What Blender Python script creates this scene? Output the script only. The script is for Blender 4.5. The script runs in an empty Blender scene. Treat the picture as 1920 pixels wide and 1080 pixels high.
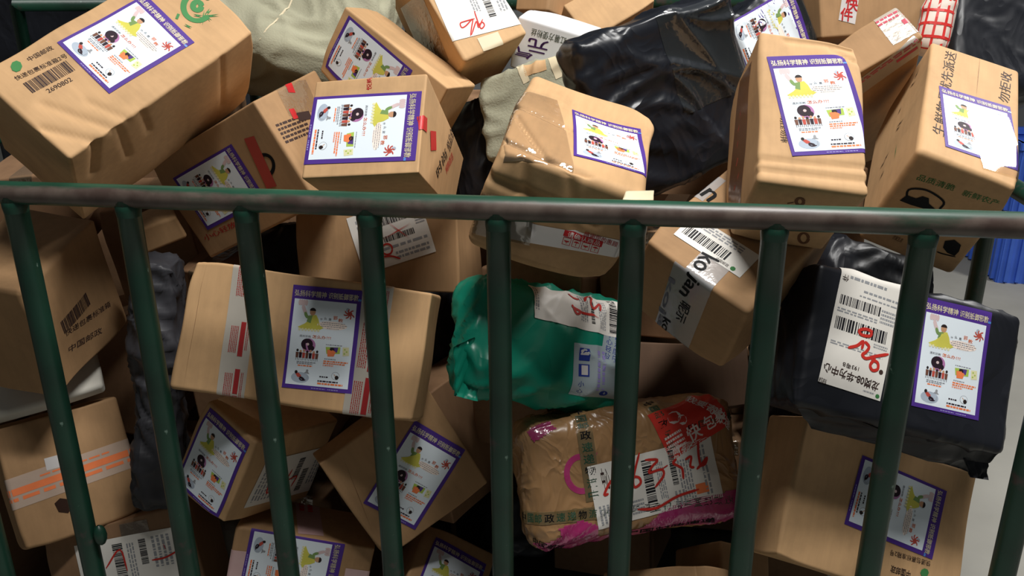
import bpy, math, random
import numpy as np
from mathutils import Matrix, Vector

# ------------------------------------------------------------------ camera, world, lamps, exposure
sc = bpy.context.scene
COL = sc.collection
camd = bpy.data.cameras.new('camera')
camd.sensor_fit = 'HORIZONTAL'; camd.sensor_width = 36.0; camd.lens = 36.0 * 1600.0 / 1920.0
camd.clip_start = 0.05; camd.clip_end = 100
cam = bpy.data.objects.new('camera', camd); COL.objects.link(cam); sc.camera = cam
CAM_LOC = [0.17568, -1.00036, 1.27032]
CAM_R = [[0.988014, -0.04576, 0.147428], [0.15415, 0.343002, -0.9266], [-0.008166, 0.938219, 0.345945]]
cam.matrix_world = Matrix([CAM_R[i] + [CAM_LOC[i]] for i in range(3)] + [[0, 0, 0, 1]])

world = bpy.data.worlds.new('world'); sc.world = world
world.use_nodes = True
world.node_tree.nodes['Background'].inputs[0].default_value = (0.92, 0.97, 1.0, 1)
world.node_tree.nodes['Background'].inputs[1].default_value = 0.062
sc.view_settings.view_transform = 'Standard'; sc.view_settings.look = 'None'
sc.view_settings.gamma = 1.0; sc.view_settings.exposure = 0.0
sc.view_settings.use_curve_mapping = False

def ceiling_lamp(name, loc, target, size, size_y, power, color):
    l = bpy.data.lights.new(name, 'AREA'); l.shape = 'RECTANGLE'
    l.size = size; l.size_y = size_y; l.energy = power; l.color = color
    o = bpy.data.objects.new(name, l); COL.objects.link(o); o.location = loc
    d = Vector(target) - Vector(loc)
    o.rotation_euler = d.to_track_quat('-Z', 'Y').to_euler()
    return o
ceiling_lamp('ceiling_lamp_panel', (2.60, 1.86, 3.15), (0.2, 0.2, 1.0), 0.46, 0.46, 66, (1.0, 0.98, 0.95))
ceiling_lamp('ceiling_lamp_tube', (0.50, -0.28, 3.1), (0.1, 0.2, 0.9), 1.2, 0.15, 76, (1.0, 0.98, 0.95))

# ------------------------------------------------------------------ materials
def lin(c):
    return tuple(((x / 255) / 12.92 if x / 255 <= 0.04045 else ((x / 255 + 0.055) / 1.055) ** 2.4) for x in c)
MATS = {}
def new_mat(name):
    m = bpy.data.materials.new(name); m.use_nodes = True; m.node_tree.nodes.clear(); MATS[name] = m
    nt = m.node_tree
    out = nt.nodes.new('ShaderNodeOutputMaterial')
    return m, nt, out
def N(nt, t, **k):
    n = nt.nodes.new(t)
    for a, v in k.items():
        if a == 'inp':
            for i, x in v.items(): n.inputs[i].default_value = x
        else: setattr(n, a, v)
    return n
def noise(nt, scale, detail=3, rough=.5, stretch=None):
    tc = N(nt, 'ShaderNodeTexCoord'); no = N(nt, 'ShaderNodeTexNoise', inp={'Scale': scale, 'Detail': detail, 'Roughness': rough})
    if stretch:
        mp = N(nt, 'ShaderNodeMapping'); mp.inputs['Scale'].default_value = stretch
        nt.links.new(tc.outputs['Object'], mp.inputs[0]); nt.links.new(mp.outputs[0], no.inputs['Vector'])
    else: nt.links.new(tc.outputs['Object'], no.inputs['Vector'])
    return no
def ramp(nt, src, stops):
    r = N(nt, 'ShaderNodeValToRGB')
    el = r.color_ramp.elements
    while len(el) < len(stops): el.new(0.5)
    for e, (p, c) in zip(el, stops): e.position = p; e.color = tuple(c) + (1,)
    nt.links.new(src, r.inputs[0]); return r
def simple(name, rgb, rough=.6, var=.12, scale=9, bump=0.0, bscale=60, spec=.4, metal=0, bstretch=None, bdist=.002, coat=0):
    m, nt, out = new_mat(name)
    c = lin(rgb); p = N(nt, 'ShaderNodeBsdfPrincipled', inp={'Roughness': rough, 'Metallic': metal, 'Specular IOR Level': spec, 'Coat Weight': coat, 'Coat Roughness': .15})
    no = noise(nt, scale, 4)
    r = ramp(nt, no.outputs[0], [(.3, [x * (1 - var) for x in c]), (.7, [min(1, x * (1 + var)) for x in c])])
    nt.links.new(r.outputs[0], p.inputs['Base Color'])
    if bump:
        b = N(nt, 'ShaderNodeBump', inp={'Strength': bump, 'Distance': bdist}); n2 = noise(nt, bscale, 3, .6, bstretch)
        nt.links.new(n2.outputs[0], b.inputs['Height']); nt.links.new(b.outputs[0], p.inputs['Normal'])
    nt.links.new(p.outputs[0], out.inputs[0]); return m
def cardboard(name, rgb, dark=.80, rough=.72):
    m, nt, out = new_mat(name); c = lin(rgb)
    p = N(nt, 'ShaderNodeBsdfPrincipled', inp={'Roughness': rough, 'Specular IOR Level': .25})
    n1 = noise(nt, 11, 5, .62); r1 = ramp(nt, n1.outputs[0], [(.25, [x * dark for x in c]), (.5, c), (.8, [min(1, x * 1.08) for x in c])])
    n2 = noise(nt, 90, 3, .6, (1, .12, 1)); r2 = ramp(nt, n2.outputs[0], [(.3, (.93,) * 3), (.7, (1.05,) * 3)])
    mx = N(nt, 'ShaderNodeMix', data_type='RGBA', blend_type='MULTIPLY', inp={0: 1.0})
    nt.links.new(r1.outputs[0], mx.inputs[6]); nt.links.new(r2.outputs[0], mx.inputs[7])
    n3 = noise(nt, 5, 2, .5); r3 = ramp(nt, n3.outputs[0], [(.62, (1, 1, 1)), (.74, (.86, .82, .78))])
    mx2 = N(nt, 'ShaderNodeMix', data_type='RGBA', blend_type='MULTIPLY', inp={0: .6})
    nt.links.new(mx.outputs[2], mx2.inputs[6]); nt.links.new(r3.outputs[0], mx2.inputs[7])
    nt.links.new(mx2.outputs[2], p.inputs['Base Color'])
    b = N(nt, 'ShaderNodeBump', inp={'Strength': .35, 'Distance': .0012}); n4 = noise(nt, 28, 4, .6, (1, .25, 1))
    nt.links.new(n4.outputs[0], b.inputs['Height']); nt.links.new(b.outputs[0], p.inputs['Normal'])
    nt.links.new(p.outputs[0], out.inputs[0]); return m
def plastic(name, rgb, rough, bstr, bscale, spec=.5, bdist=.004, var=.2):
    m, nt, out = new_mat(name); c = lin(rgb)
    p = N(nt, 'ShaderNodeBsdfPrincipled', inp={'Roughness': rough, 'Specular IOR Level': spec})
    n1 = noise(nt, 6, 3); r1 = ramp(nt, n1.outputs[0], [(.3, [x * (1 - var) for x in c]), (.7, [x * (1 + var) for x in c])])
    nt.links.new(r1.outputs[0], p.inputs['Base Color'])
    n2 = noise(nt, bscale, 2, .5, (1, .7, .8)); n2.inputs['Distortion'].default_value = .9
    rr = ramp(nt, n2.outputs[0], [(.35, (0,) * 3), (.5, (1,) * 3), (.65, (.1,) * 3)])
    b = N(nt, 'ShaderNodeBump', inp={'Strength': bstr, 'Distance': bdist}); nt.links.new(rr.outputs[0], b.inputs['Height'])
    nt.links.new(b.outputs[0], p.inputs['Normal']); nt.links.new(p.outputs[0], out.inputs[0]); return m
def film(name, rgb, opacity, rough=.18, bump=.5, bscale=45, gl=.10):
    # adhesive tape: a thin film, partly see-through, with a glossy wrinkled skin
    m, nt, out = new_mat(name); c = lin(rgb)
    tr = N(nt, 'ShaderNodeBsdfTransparent'); df = N(nt, 'ShaderNodeBsdfDiffuse', inp={0: c + (1,)})
    g = N(nt, 'ShaderNodeBsdfGlossy', inp={1: rough})
    b = N(nt, 'ShaderNodeBump', inp={'Strength': bump, 'Distance': .002}); n2 = noise(nt, bscale, 3, .6)
    nt.links.new(n2.outputs[0], b.inputs['Height']); nt.links.new(b.outputs[0], g.inputs['Normal'])
    n3 = noise(nt, 14, 3); op = N(nt, 'ShaderNodeMath', operation='MULTIPLY_ADD', inp={1: .3 * opacity, 2: opacity * .85})
    nt.links.new(n3.outputs[0], op.inputs[0])
    m1 = N(nt, 'ShaderNodeMixShader'); nt.links.new(op.outputs[0], m1.inputs[0]); nt.links.new(tr.outputs[0], m1.inputs[1]); nt.links.new(df.outputs[0], m1.inputs[2])
    fr = N(nt, 'ShaderNodeFresnel', inp={0: 1.45}); ad = N(nt, 'ShaderNodeMath', operation='ADD', inp={1: gl}); nt.links.new(fr.outputs[0], ad.inputs[0])
    m2 = N(nt, 'ShaderNodeMixShader'); nt.links.new(ad.outputs[0], m2.inputs[0]); nt.links.new(m1.outputs[0], m2.inputs[1]); nt.links.new(g.outputs[0], m2.inputs[2])
    nt.links.new(m2.outputs[0], out.inputs[0]); return m
cardboard('carton_tan', (194, 156, 113)); cardboard('carton_light', (204, 166, 122)); cardboard('carton_brown', (170, 134, 96)); cardboard('carton_dark', (140, 108, 80)); cardboard('carton_umber', (98, 76, 60))  # darkest cardboard has shadow put into its colour, for the box in shade
simple('carton_white', (222, 222, 224), .55, .05)
simple('foam_white', (214, 210, 198), .7, .05)
plastic('black_plastic', (20, 23, 30), .36, .5, 12, .45)
plastic('black_plastic_dull', (28, 30, 36), .42, .45, 12, .4)
plastic('grey_plastic', (50, 50, 54), .5, .6, 9, .35)
plastic('green_plastic', (16, 134, 108), .36, .5, 7, .45, var=.15)
plastic('pink_parcel', (164, 126, 86), .28, .8, 22, .6, .003)
simple('khaki_cloth', (160, 158, 136), .85, .12, 5, .5, 260, .15, bdist=.002)
simple('grey_cloth', (120, 116, 108), .85, .15, 6, .4, 120, .15)
simple('flyer_purple', (80, 52, 138), .5, .08, 6, spec=.15)
simple('flyer_white', (226, 236, 243), .5, .02, 5, spec=.12)
simple('title_gold', (232, 220, 190), .45, .1, 200)
simple('title_blue', (80, 130, 205), .4, .1)
for k, c in dict(ink_dark=(66, 50, 46), ink_black=(20, 20, 22), ink_red=(196, 44, 48), ink_redpen=(196, 52, 44), ink_rose=(196, 84, 100), ink_redsmear=(166, 78, 62), ink_green=(66, 128, 74), ink_greygreen=(96, 104, 88),
                 ink_purple=(72, 42, 88), ink_brown=(108, 74, 52), ink_white=(236, 224, 218), ink_grey=(118, 120, 132), cardmark=(170, 125, 84), hole=(52, 34, 26), ink_blue=(44, 60, 140),
                 art_yellow=(206, 200, 88), art_green=(120, 150, 90), art_skin=(196, 150, 116), art_hair=(44, 36, 36), art_pink=(214, 190, 190), art_peach=(250, 232, 220), art_orange=(238, 130, 80),
                 art_red=(186, 80, 68), art_dark=(46, 32, 42), art_mauve=(178, 120, 168), art_grey=(172, 184, 198), art_text=(140, 142, 148), art_lime=(168, 194, 84), art_violet=(84, 62, 130), art_sand=(226, 222, 176),
                 art_people=(112, 74, 60), art_lilac=(150, 140, 200), barcode_ink=(34, 34, 38), paper_grey=(150, 152, 156)).items():
    simple(k, c, .55, .06, 40, spec=.15)
simple('waybill_paper', (228, 224, 216), .5, .03, 8)
simple('sticker_red', (214, 62, 50), .3, .06, 8)
simple('masking_tape', (214, 200, 168), .55, .06, 10)
simple('red_tab', (200, 40, 42), .4, .12, 30)
simple('red_strip', (168, 62, 50), .5, .15, 12)
film('clear_tape', (214, 190, 150), .10, .06, .8)
film('gloss_tape', (230, 230, 230), .02, .05, .01, 20, .06)
film('tape_brown', (172, 124, 88), .4, .18)
film('clear_wrap', (190, 200, 205), .03, .08, 1.0, 38, .03)
film('tape_translucent', (222, 214, 200), .62, .16)
film('tape_film', (214, 214, 214), .52, .12)
film('print_red', (186, 46, 48), .62, .3, .2, 60, .0)
film('tape_white', (232, 228, 226), .85, .2)
film('tape_blue', (206, 222, 230), .62, .14)
film('tape_pink', (226, 186, 184), .75, .2)
film('tape_orange', (226, 200, 180), .7, .16)
film('tape_green', (178, 150, 100), .35, .07, .9)
film('pink_film', (190, 56, 122), .78, .14, .9, 60)
simple('concrete', (158, 156, 148), .8, .12, 3, .3, 60)
simple('wall_paint', (176, 178, 178), .8, .06, 2)
simple('crate_blue', (72, 112, 214), .4, .1, 12)
simple('net_red', (206, 48, 44), .5, .1, 20)
simple('net_cloth', (226, 212, 200), .6, .1, 20)
simple('steel_sheet', (70, 78, 74), .5, .15, 12)
def painted_steel():
    m, nt, out = new_mat('green_paint')
    p = N(nt, 'ShaderNodeBsdfPrincipled', inp={'Roughness': .42, 'Specular IOR Level': .5})
    g = lin((17, 56, 42)); n1 = noise(nt, 9, 4); r1 = ramp(nt, n1.outputs[0], [(.3, [x * .65 for x in g]), (.7, [x * 1.25 for x in g])])
    n2 = noise(nt, 13, 6, .68); r2 = ramp(nt, n2.outputs[0], [(.60, (0,) * 3), (.68, (1,) * 3)])
    mx = N(nt, 'ShaderNodeMix', data_type='RGBA'); nt.links.new(r2.outputs[0], mx.inputs[0]); nt.links.new(r1.outputs[0], mx.inputs[6]); mx.inputs[7].default_value = lin((62, 54, 50)) + (1,)
    n3 = noise(nt, 46, 3, .6); r3 = ramp(nt, n3.outputs[0], [(.70, (0,) * 3), (.74, (1,) * 3)])
    mx2 = N(nt, 'ShaderNodeMix', data_type='RGBA'); nt.links.new(r3.outputs[0], mx2.inputs[0]); nt.links.new(mx.outputs[2], mx2.inputs[6]); mx2.inputs[7].default_value = lin((104, 128, 116)) + (1,)
    nt.links.new(mx2.outputs[2], p.inputs['Base Color'])
    b = N(nt, 'ShaderNodeBump', inp={'Strength': .5, 'Distance': .0015}); nt.links.new(n2.outputs[0], b.inputs['Height']); nt.links.new(b.outputs[0], p.inputs['Normal'])
    nt.links.new(p.outputs[0], out.inputs[0])
painted_steel()
def worn_rail():
    # the top rail: green on top, rubbed to brown primer along the front where hands and boxes slide
    m, nt, out = new_mat('worn_rail_paint')
    p = N(nt, 'ShaderNodeBsdfPrincipled', inp={'Roughness': .4, 'Specular IOR Level': .5})
    g = lin((26, 68, 50)); n1 = noise(nt, 9, 4); r1 = ramp(nt, n1.outputs[0], [(.3, [x * .65 for x in g]), (.7, [x * 1.25 for x in g])])
    tc = N(nt, 'ShaderNodeTexCoord'); sp = N(nt, 'ShaderNodeSeparateXYZ'); nt.links.new(tc.outputs['Object'], sp.inputs[0])
    # front side of the tube: local y towards the viewer is negative
    md = N(nt, 'ShaderNodeMapRange', inp={1: -.002, 2: -.0135, 3: 0.0, 4: .50}); nt.links.new(sp.outputs[1], md.inputs[0])
    n2 = noise(nt, 14, 6, .66, (.35, 1, 1)); ad = N(nt, 'ShaderNodeMath', operation='ADD'); nt.links.new(md.outputs[0], ad.inputs[0]); nt.links.new(n2.outputs[0], ad.inputs[1])
    r2 = ramp(nt, ad.outputs[0], [(.78, (0,) * 3), (.98, (1,) * 3)])
    n4 = noise(nt, 30, 4); r4 = ramp(nt, n4.outputs[0], [(.35, lin((72, 58, 52))), (.65, lin((98, 86, 78)))])
    mx = N(nt, 'ShaderNodeMix', data_type='RGBA'); nt.links.new(r2.outputs[0], mx.inputs[0]); nt.links.new(r1.outputs[0], mx.inputs[6]); nt.links.new(r4.outputs[0], mx.inputs[7])
    nt.links.new(mx.outputs[2], p.inputs['Base Color'])
    b = N(nt, 'ShaderNodeBump', inp={'Strength': .4, 'Distance': .0012}); nt.links.new(n2.outputs[0], b.inputs['Height']); nt.links.new(b.outputs[0], p.inputs['Normal'])
    nt.links.new(p.outputs[0], out.inputs[0])
worn_rail()

# ------------------------------------------------------------------ helpers
def mesh_obj(name, verts, faces, mats, parent=None, midx=None, smooth=False):
    me = bpy.data.meshes.new(name)
    me.from_pydata([tuple(map(float, v)) for v in verts], [], [tuple(map(int, f)) for f in faces])
    for m in ([mats] if isinstance(mats, str) else mats): me.materials.append(MATS[m])
    if midx is not None: me.polygons.foreach_set('material_index', np.array(midx, dtype=np.int32))
    if smooth: me.polygons.foreach_set('use_smooth', np.ones(len(me.polygons), dtype=bool))
    me.update()
    o = bpy.data.objects.new(name, me); COL.objects.link(o)
    if parent: o.parent = parent
    return o
def tag(o, label=None, cat=None, group=None, kind=None):
    if label: o['label'] = label
    if cat: o['category'] = cat
    if group: o['group'] = group
    if kind: o['kind'] = kind
    return o
def empty(name, loc=(0, 0, 0)):
    o = bpy.data.objects.new(name, None); o.empty_display_size = .05; COL.objects.link(o); o.location = loc; return o
TXT = {}
def text2d(s, bold=0):
    if (s, bold) in TXT: return TXT[(s, bold)]
    c = bpy.data.curves.new('t', 'FONT'); c.body = s; c.resolution_u = 3; c.offset = 0.0
    o = bpy.data.objects.new('t', c); COL.objects.link(o); bpy.context.view_layer.update()
    me = bpy.data.meshes.new_from_object(o.evaluated_get(bpy.context.evaluated_depsgraph_get()))
    v = np.array([x.co[:2] for x in me.vertices]).reshape(-1, 2); f = [tuple(p.vertices) for p in me.polygons]
    bpy.data.objects.remove(o); bpy.data.curves.remove(c); bpy.data.meshes.remove(me)
    mn, mx = v.min(0), v.max(0); em = mx[1] - mn[1]
    sh = ((-.022, 0), (.022, 0), (0, .016), (0, -.016)) if bold else ((-.007, 0), (.007, 0))   # heavier strokes: the glyph printed with slight shifts
    n0 = len(v); f = [tuple(i + k * n0 for i in q) for k in range(len(sh)) for q in f]
    v = np.vstack([v + np.array(d) * em for d in sh]); v = (v - mn) / (mx - mn)
    TXT[(s, bold)] = (v, f); return v, f
def rect(x0, y0, x1, y1): return np.array([(x0, y0), (x1, y0), (x1, y1), (x0, y1)], float), [(0, 1, 2, 3)]
def polyf(pts): return np.array(pts, float), [tuple(range(len(pts)))]
def ell(cx, cy, rx, ry, n=18, a0=0., a1=2 * math.pi):
    return polyf([(cx + rx * math.cos(a0 + (a1 - a0) * i / n), cy + ry * math.sin(a0 + (a1 - a0) * i / n)) for i in range(n if abs(a1 - a0 - 2 * math.pi) < 1e-6 else n + 1)])
def smooth_line(P, k=4):
    P = np.array(P, float)
    if len(P) < 3: return P
    Q = np.vstack([2 * P[0] - P[1], P, 2 * P[-1] - P[-2]]); out = []
    for i in range(1, len(Q) - 2):
        for t in np.linspace(0, 1, k, endpoint=False):
            a, b, c, d = Q[i - 1:i + 3]
            out.append(.5 * (2 * b + (c - a) * t + (2 * a - 5 * b + 4 * c - d) * t * t + (3 * b - a - 3 * c + d) * t ** 3))
    out.append(P[-1]); return np.array(out)
def ribbon(P, w, k=4):
    P = smooth_line(P, k); d = np.gradient(P, axis=0); d /= np.maximum(np.linalg.norm(d, axis=1), 1e-9)[:, None]
    n = np.stack([-d[:, 1], d[:, 0]], 1); m = len(P)
    ww = (w / 2) * np.where((np.arange(m) == 0) | (np.arange(m) == m - 1), .45, 1.0)
    v = np.vstack([P + n * ww[:, None], P - n * ww[:, None]])
    return v, [(i, i + 1, m + i + 1, m + i) for i in range(m - 1)]
def join2(parts):
    """parts: (verts2d, faces, material, layer) -> arrays"""
    V, F, M, Lr, mats = [], [], [], [], []
    for v, f, m, l in parts:
        if m not in mats: mats.append(m)
        o = sum(len(x) for x in V); V.append(np.asarray(v)); Lr.append(np.full(len(v), float(l)))
        F += [tuple(i + o for i in q) for q in f]; M += [mats.index(m)] * len(f)
    return np.vstack(V), F, M, np.concatenate(Lr), mats
def barcode2d(w, h, n=34, seed=1, vertical=False):
    rng = random.Random(seed); L = w if not vertical else h; x = 0; out = []; u = L / (n * 2.6)
    while x < L - u:
        b = u * rng.choice((1, 1, 2, 3)); b = min(b, L - x)
        out.append(rect(-w / 2 + x, -h / 2, -w / 2 + x + b, h / 2) if not vertical else rect(-w / 2, -h / 2 + x, w / 2, -h / 2 + x + b))
        x += b + u * rng.choice((1, 1, 2))
    return out
AXES = {'+z': ((1, 0, 0), (0, 1, 0), (0, 0, 1)), '-y': ((1, 0, 0), (0, 0, 1), (0, -1, 0)), '+y': ((1, 0, 0), (0, 0, -1), (0, 1, 0)),
        '+x': ((0, 0, -1), (0, 1, 0), (1, 0, 0)), '-x': ((0, 0, 1), (0, 1, 0), (-1, 0, 0)), '-z': ((-1, 0, 0), (0, 1, 0), (0, 0, -1))}

class Parcel:
    """A parcel as a rounded box whose skin is bent by low waves, dented corners, creases and wrinkles.
    Everything stuck on it is laid on the same bent skin."""
    def __init__(s, name, c, R, h, r=.004, seed=0, wave=.0016, dents=2, dent=.007, wrinkle=0., wk=30., flat=None, creases=(), puff=0., taper=None):
        s.h = np.array(h); s.r = min(r, .95 * min(h)); s.rng = np.random.default_rng(seed)
        s.root = empty(name); s.root.matrix_world = Matrix([list(R[i]) + [c[i]] for i in range(3)] + [[0, 0, 0, 1]])
        g = s.rng
        s.Kw = g.normal(size=(5, 3)) * 16; s.ph = g.uniform(0, 6.28, 5); s.wave = wave
        s.Kr = g.normal(size=(4, 3)); s.Kr *= (wk / np.linalg.norm(s.Kr, axis=1))[:, None]; s.pr = g.uniform(0, 6.28, 4); s.wr = wrinkle
        cs = np.array([(i, j, k) for i in (-1, 1) for j in (-1, 1) for k in (-1, 1)], float)
        g.shuffle(cs); s.cd = cs[:dents]; s.dent = dent; s.flat = flat or {}; s.creases = creases; s.puff = puff; s.taper = taper
    def skin(s, p, eps=0.):
        p = np.asarray(p, float); inner = np.clip(p, -(s.h - s.r), s.h - s.r); d = p - inner
        n = d / np.maximum(np.linalg.norm(d, axis=1), 1e-9)[:, None]
        q = inner + n * (s.r + np.asarray(eps).reshape(-1, 1) if np.ndim(eps) else n * 0 + s.r + eps)
        amp = s.wave * np.sin(p @ s.Kw.T + s.ph).sum(1) / 2.2
        if s.wr:
            warp = 1.5 * np.sin(p @ (s.Kw.T * 1.3) + s.ph).sum(1)
            rg = (1 - np.abs(np.sin(p @ s.Kr.T + s.pr + warp[:, None] * .45))) ** 2.2; w = .55 * rg.max(1) + .45 * rg.mean(1)
            k = np.ones(len(p))
            for f, v in s.flat.items():
                W = np.array(AXES[f][2], float); e = np.clip((p @ W - (np.abs(W) @ s.h) + .012) / .012, 0, 1); k = k * (1 - e * (1 - v))
            amp = amp + s.wr * (w - .4) * 2 * k
        if s.puff:
            t = np.clip(1 - (p / s.h) ** 2, 0, 1); amp = amp + s.puff * np.sort(t, 1)[:, 1:].prod(1)
        for f, a, b, w, dp in s.creases:
            U, V, W = [np.array(x, float) for x in AXES[f]]
            uv = np.stack([p @ U, p @ V], 1); a = np.array(a); ab = np.array(b) - a
            t = np.clip(((uv - a) @ ab) / (ab @ ab), 0, 1); dist = np.linalg.norm(uv - a - t[:, None] * ab, axis=1)
            on = np.exp(-(((np.abs(W) @ s.h) - p @ W) / .012) ** 2)
            amp = amp - dp * np.exp(-(dist / w) ** 2) * on
        q = q + n * amp[:, None]
        for c in s.cd:
            dd = np.linalg.norm(p - c * s.h, axis=1); q = q - (c / 1.732) * (s.dent * np.exp(-(dd / .028) ** 2))[:, None]
        if s.taper is not None:
            t = np.clip((1 - p[:, 2] / s.h[2]) / 2, 0, 1) * np.clip((1 - p[:, 1] / s.h[1]) / 2, 0, 1); q = q + t[:, None] * np.array([s.taper[0], s.taper[1], 0.])
        return q
    def body(s, mat, name='carton_body', sp=.009):
        h, r = s.h, s.r; ax = []
        for i in range(3):
            m = max(2, int(math.ceil(2 * (h[i] - r) / sp)) + 1); core = np.linspace(-(h[i] - r), h[i] - r, m)
            e = [0., .35 * r, .68 * r] if r < .012 else list(np.linspace(0, r, 6)[:-1])
            if r < .012 and h[i] > r + .004: e2 = [r, r + .0012]; core = np.linspace(-(h[i] - r - .0024), h[i] - r - .0024, m); e = e + e2
            ax.append(np.concatenate([[-h[i] + x for x in e], core, [h[i] - x for x in e[::-1]]]))
        idx = {}; V = []; F = []
        def vid(p):
            k = (round(p[0], 6), round(p[1], 6), round(p[2], 6))
            if k not in idx: idx[k] = len(V); V.append(p)
            return idx[k]
        for a, b, c in ((0, 1, 2), (1, 2, 0), (2, 0, 1)):
            for sg in (1, -1):
                ids = [[0] * len(ax[b]) for _ in ax[a]]
                for i, x in enumerate(ax[a]):
                    for j, y in enumerate(ax[b]):
                        p = [0, 0, 0]; p[a] = x; p[b] = y; p[c] = sg * h[c]; ids[i][j] = vid(tuple(p))
                for i in range(len(ax[a]) - 1):
                    for j in range(len(ax[b]) - 1):
                        q = (ids[i][j], ids[i + 1][j], ids[i + 1][j + 1], ids[i][j + 1]); F.append(q if sg > 0 else q[::-1])
        return mesh_obj(name, s.skin(np.array(V)), F, mat, s.root, smooth=True)
    def wrap(s, f, uv):
        U, V, W = [np.array(x, float) for x in AXES[f]]; hu, hv, hw = np.abs(U) @ s.h, np.abs(V) @ s.h, np.abs(W) @ s.h
        u, v = uv[:, 0], uv[:, 1]; eu = np.maximum(np.abs(u) - hu, 0); ev = np.maximum(np.abs(v) - hv, 0)
        cu, cv = np.clip(u, -hu, hu), np.clip(v, -hv, hv)
        return cu[:, None] * U + cv[:, None] * V + (hw - np.minimum(eu + ev, 2 * hw))[:, None] * W
    def lay(s, name, f, parts, parent=None, base=.0004):
        parts2 = []
        for v, fc, m, l in parts:
            v = np.asarray(v, float)
            if len(fc) == 1 and len(v) == 4 and (np.ptp(v, 0).max() > .012):
                n1 = max(1, int(math.ceil(np.linalg.norm(v[1] - v[0]) / .006))); n2 = max(1, int(math.ceil(np.linalg.norm(v[3] - v[0]) / .006)))
                g = [v[0] * (1 - a / n1) * (1 - b / n2) + v[1] * (a / n1) * (1 - b / n2) + v[2] * (a / n1) * (b / n2) + v[3] * (1 - a / n1) * (b / n2) for a in range(n1 + 1) for b in range(n2 + 1)]
                v = np.array(g); fc = [(a * (n2 + 1) + b, (a + 1) * (n2 + 1) + b, (a + 1) * (n2 + 1) + b + 1, a * (n2 + 1) + b + 1) for a in range(n1) for b in range(n2)]
            parts2.append((v, fc, m, l))
        V, F, M, Lr, mats = join2(parts2)
        o = mesh_obj(name, s.skin(s.wrap(f, V), base + Lr * .00005), F, mats, parent or s.root, M)
        if len(parts) > 1: o['kind'] = 'stuff'
        return o
    def patch(s, name, f, poly, mat, eps, st=.003):
        # a stuck-on shape with a free outline, laid cell by cell on the bent skin
        P = np.array(poly); mn, mx = P.min(0), P.max(0); nx, ny = [max(2, int(math.ceil(x / st))) for x in mx - mn]
        gx, gy = np.linspace(mn[0], mx[0], nx + 1), np.linspace(mn[1], mx[1], ny + 1)
        def inside(x, y):
            c = False
            for i in range(len(P)):
                (x1, y1), (x2, y2) = P[i], P[i - 1]
                if (y1 > y) != (y2 > y) and x < (x2 - x1) * (y - y1) / (y2 - y1) + x1: c = not c
            return c
        uv = np.array([(x, y) for x in gx for y in gy])
        F = [(i * (ny + 1) + j, (i + 1) * (ny + 1) + j, (i + 1) * (ny + 1) + j + 1, i * (ny + 1) + j + 1) for i in range(nx) for j in range(ny) if inside((gx[i] + gx[i + 1]) / 2, (gy[j] + gy[j + 1]) / 2)]
        used = sorted({k for q in F for k in q}); mp = {k: n for n, k in enumerate(used)}
        return mesh_obj(name, s.skin(s.wrap(f, uv[used]), eps), [tuple(mp[k] for k in q) for q in F], mat, s.root, smooth=True)
    def sheet(s, name, f, q, mat, eps, parent=None, torn=0.):
        cu, cv, w, h, th = q
        U, V, W = [np.array(x, float) for x in AXES[f]]; hu, hv = np.abs(U) @ s.h, np.abs(V) @ s.h
        ext = abs(w / 2 * math.cos(th)) + abs(h / 2 * math.sin(th)), abs(w / 2 * math.sin(th)) + abs(h / 2 * math.cos(th))
        over = abs(cu) + ext[0] > hu - s.r or abs(cv) + ext[1] > hv - s.r
        st = .003 if over else .006
        nx, ny = max(1, int(math.ceil(w / st))), max(1, int(math.ceil(h / st)))
        X, Y = np.meshgrid(np.linspace(-w / 2, w / 2, nx + 1), np.linspace(-h / 2, h / 2, ny + 1), indexing='ij')
        if torn:
            g = np.random.default_rng(int(w * 1e5)); e = g.uniform(-torn, torn, X.shape); X = X + np.where((np.abs(X) > w / 2 - 1e-6), e, 0); 
            Y = Y + np.where((np.abs(Y) > h / 2 - 1e-6), g.uniform(-torn, torn, X.shape), 0)
        x, y = X.ravel(), Y.ravel(); c_, s_ = math.cos(th), math.sin(th)
        uv = np.stack([cu + x * c_ - y * s_, cv + x * s_ + y * c_], 1)
        F = [(i * (ny + 1) + j, (i + 1) * (ny + 1) + j, (i + 1) * (ny + 1) + j + 1, i * (ny + 1) + j + 1) for i in range(nx) for j in range(ny)]
        return mesh_obj(name, s.skin(s.wrap(f, uv), eps), F, mat, parent or s.root, smooth=True)
def place(parts, q):
    cu, cv, w, h, th = q; c_, s_ = math.cos(th), math.sin(th); out = []
    for v, f, m, l in parts:
        v = np.asarray(v); out.append((np.stack([cu + v[:, 0] * c_ - v[:, 1] * s_, cv + v[:, 0] * s_ + v[:, 1] * c_], 1), f, m, l))
    return out

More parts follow.
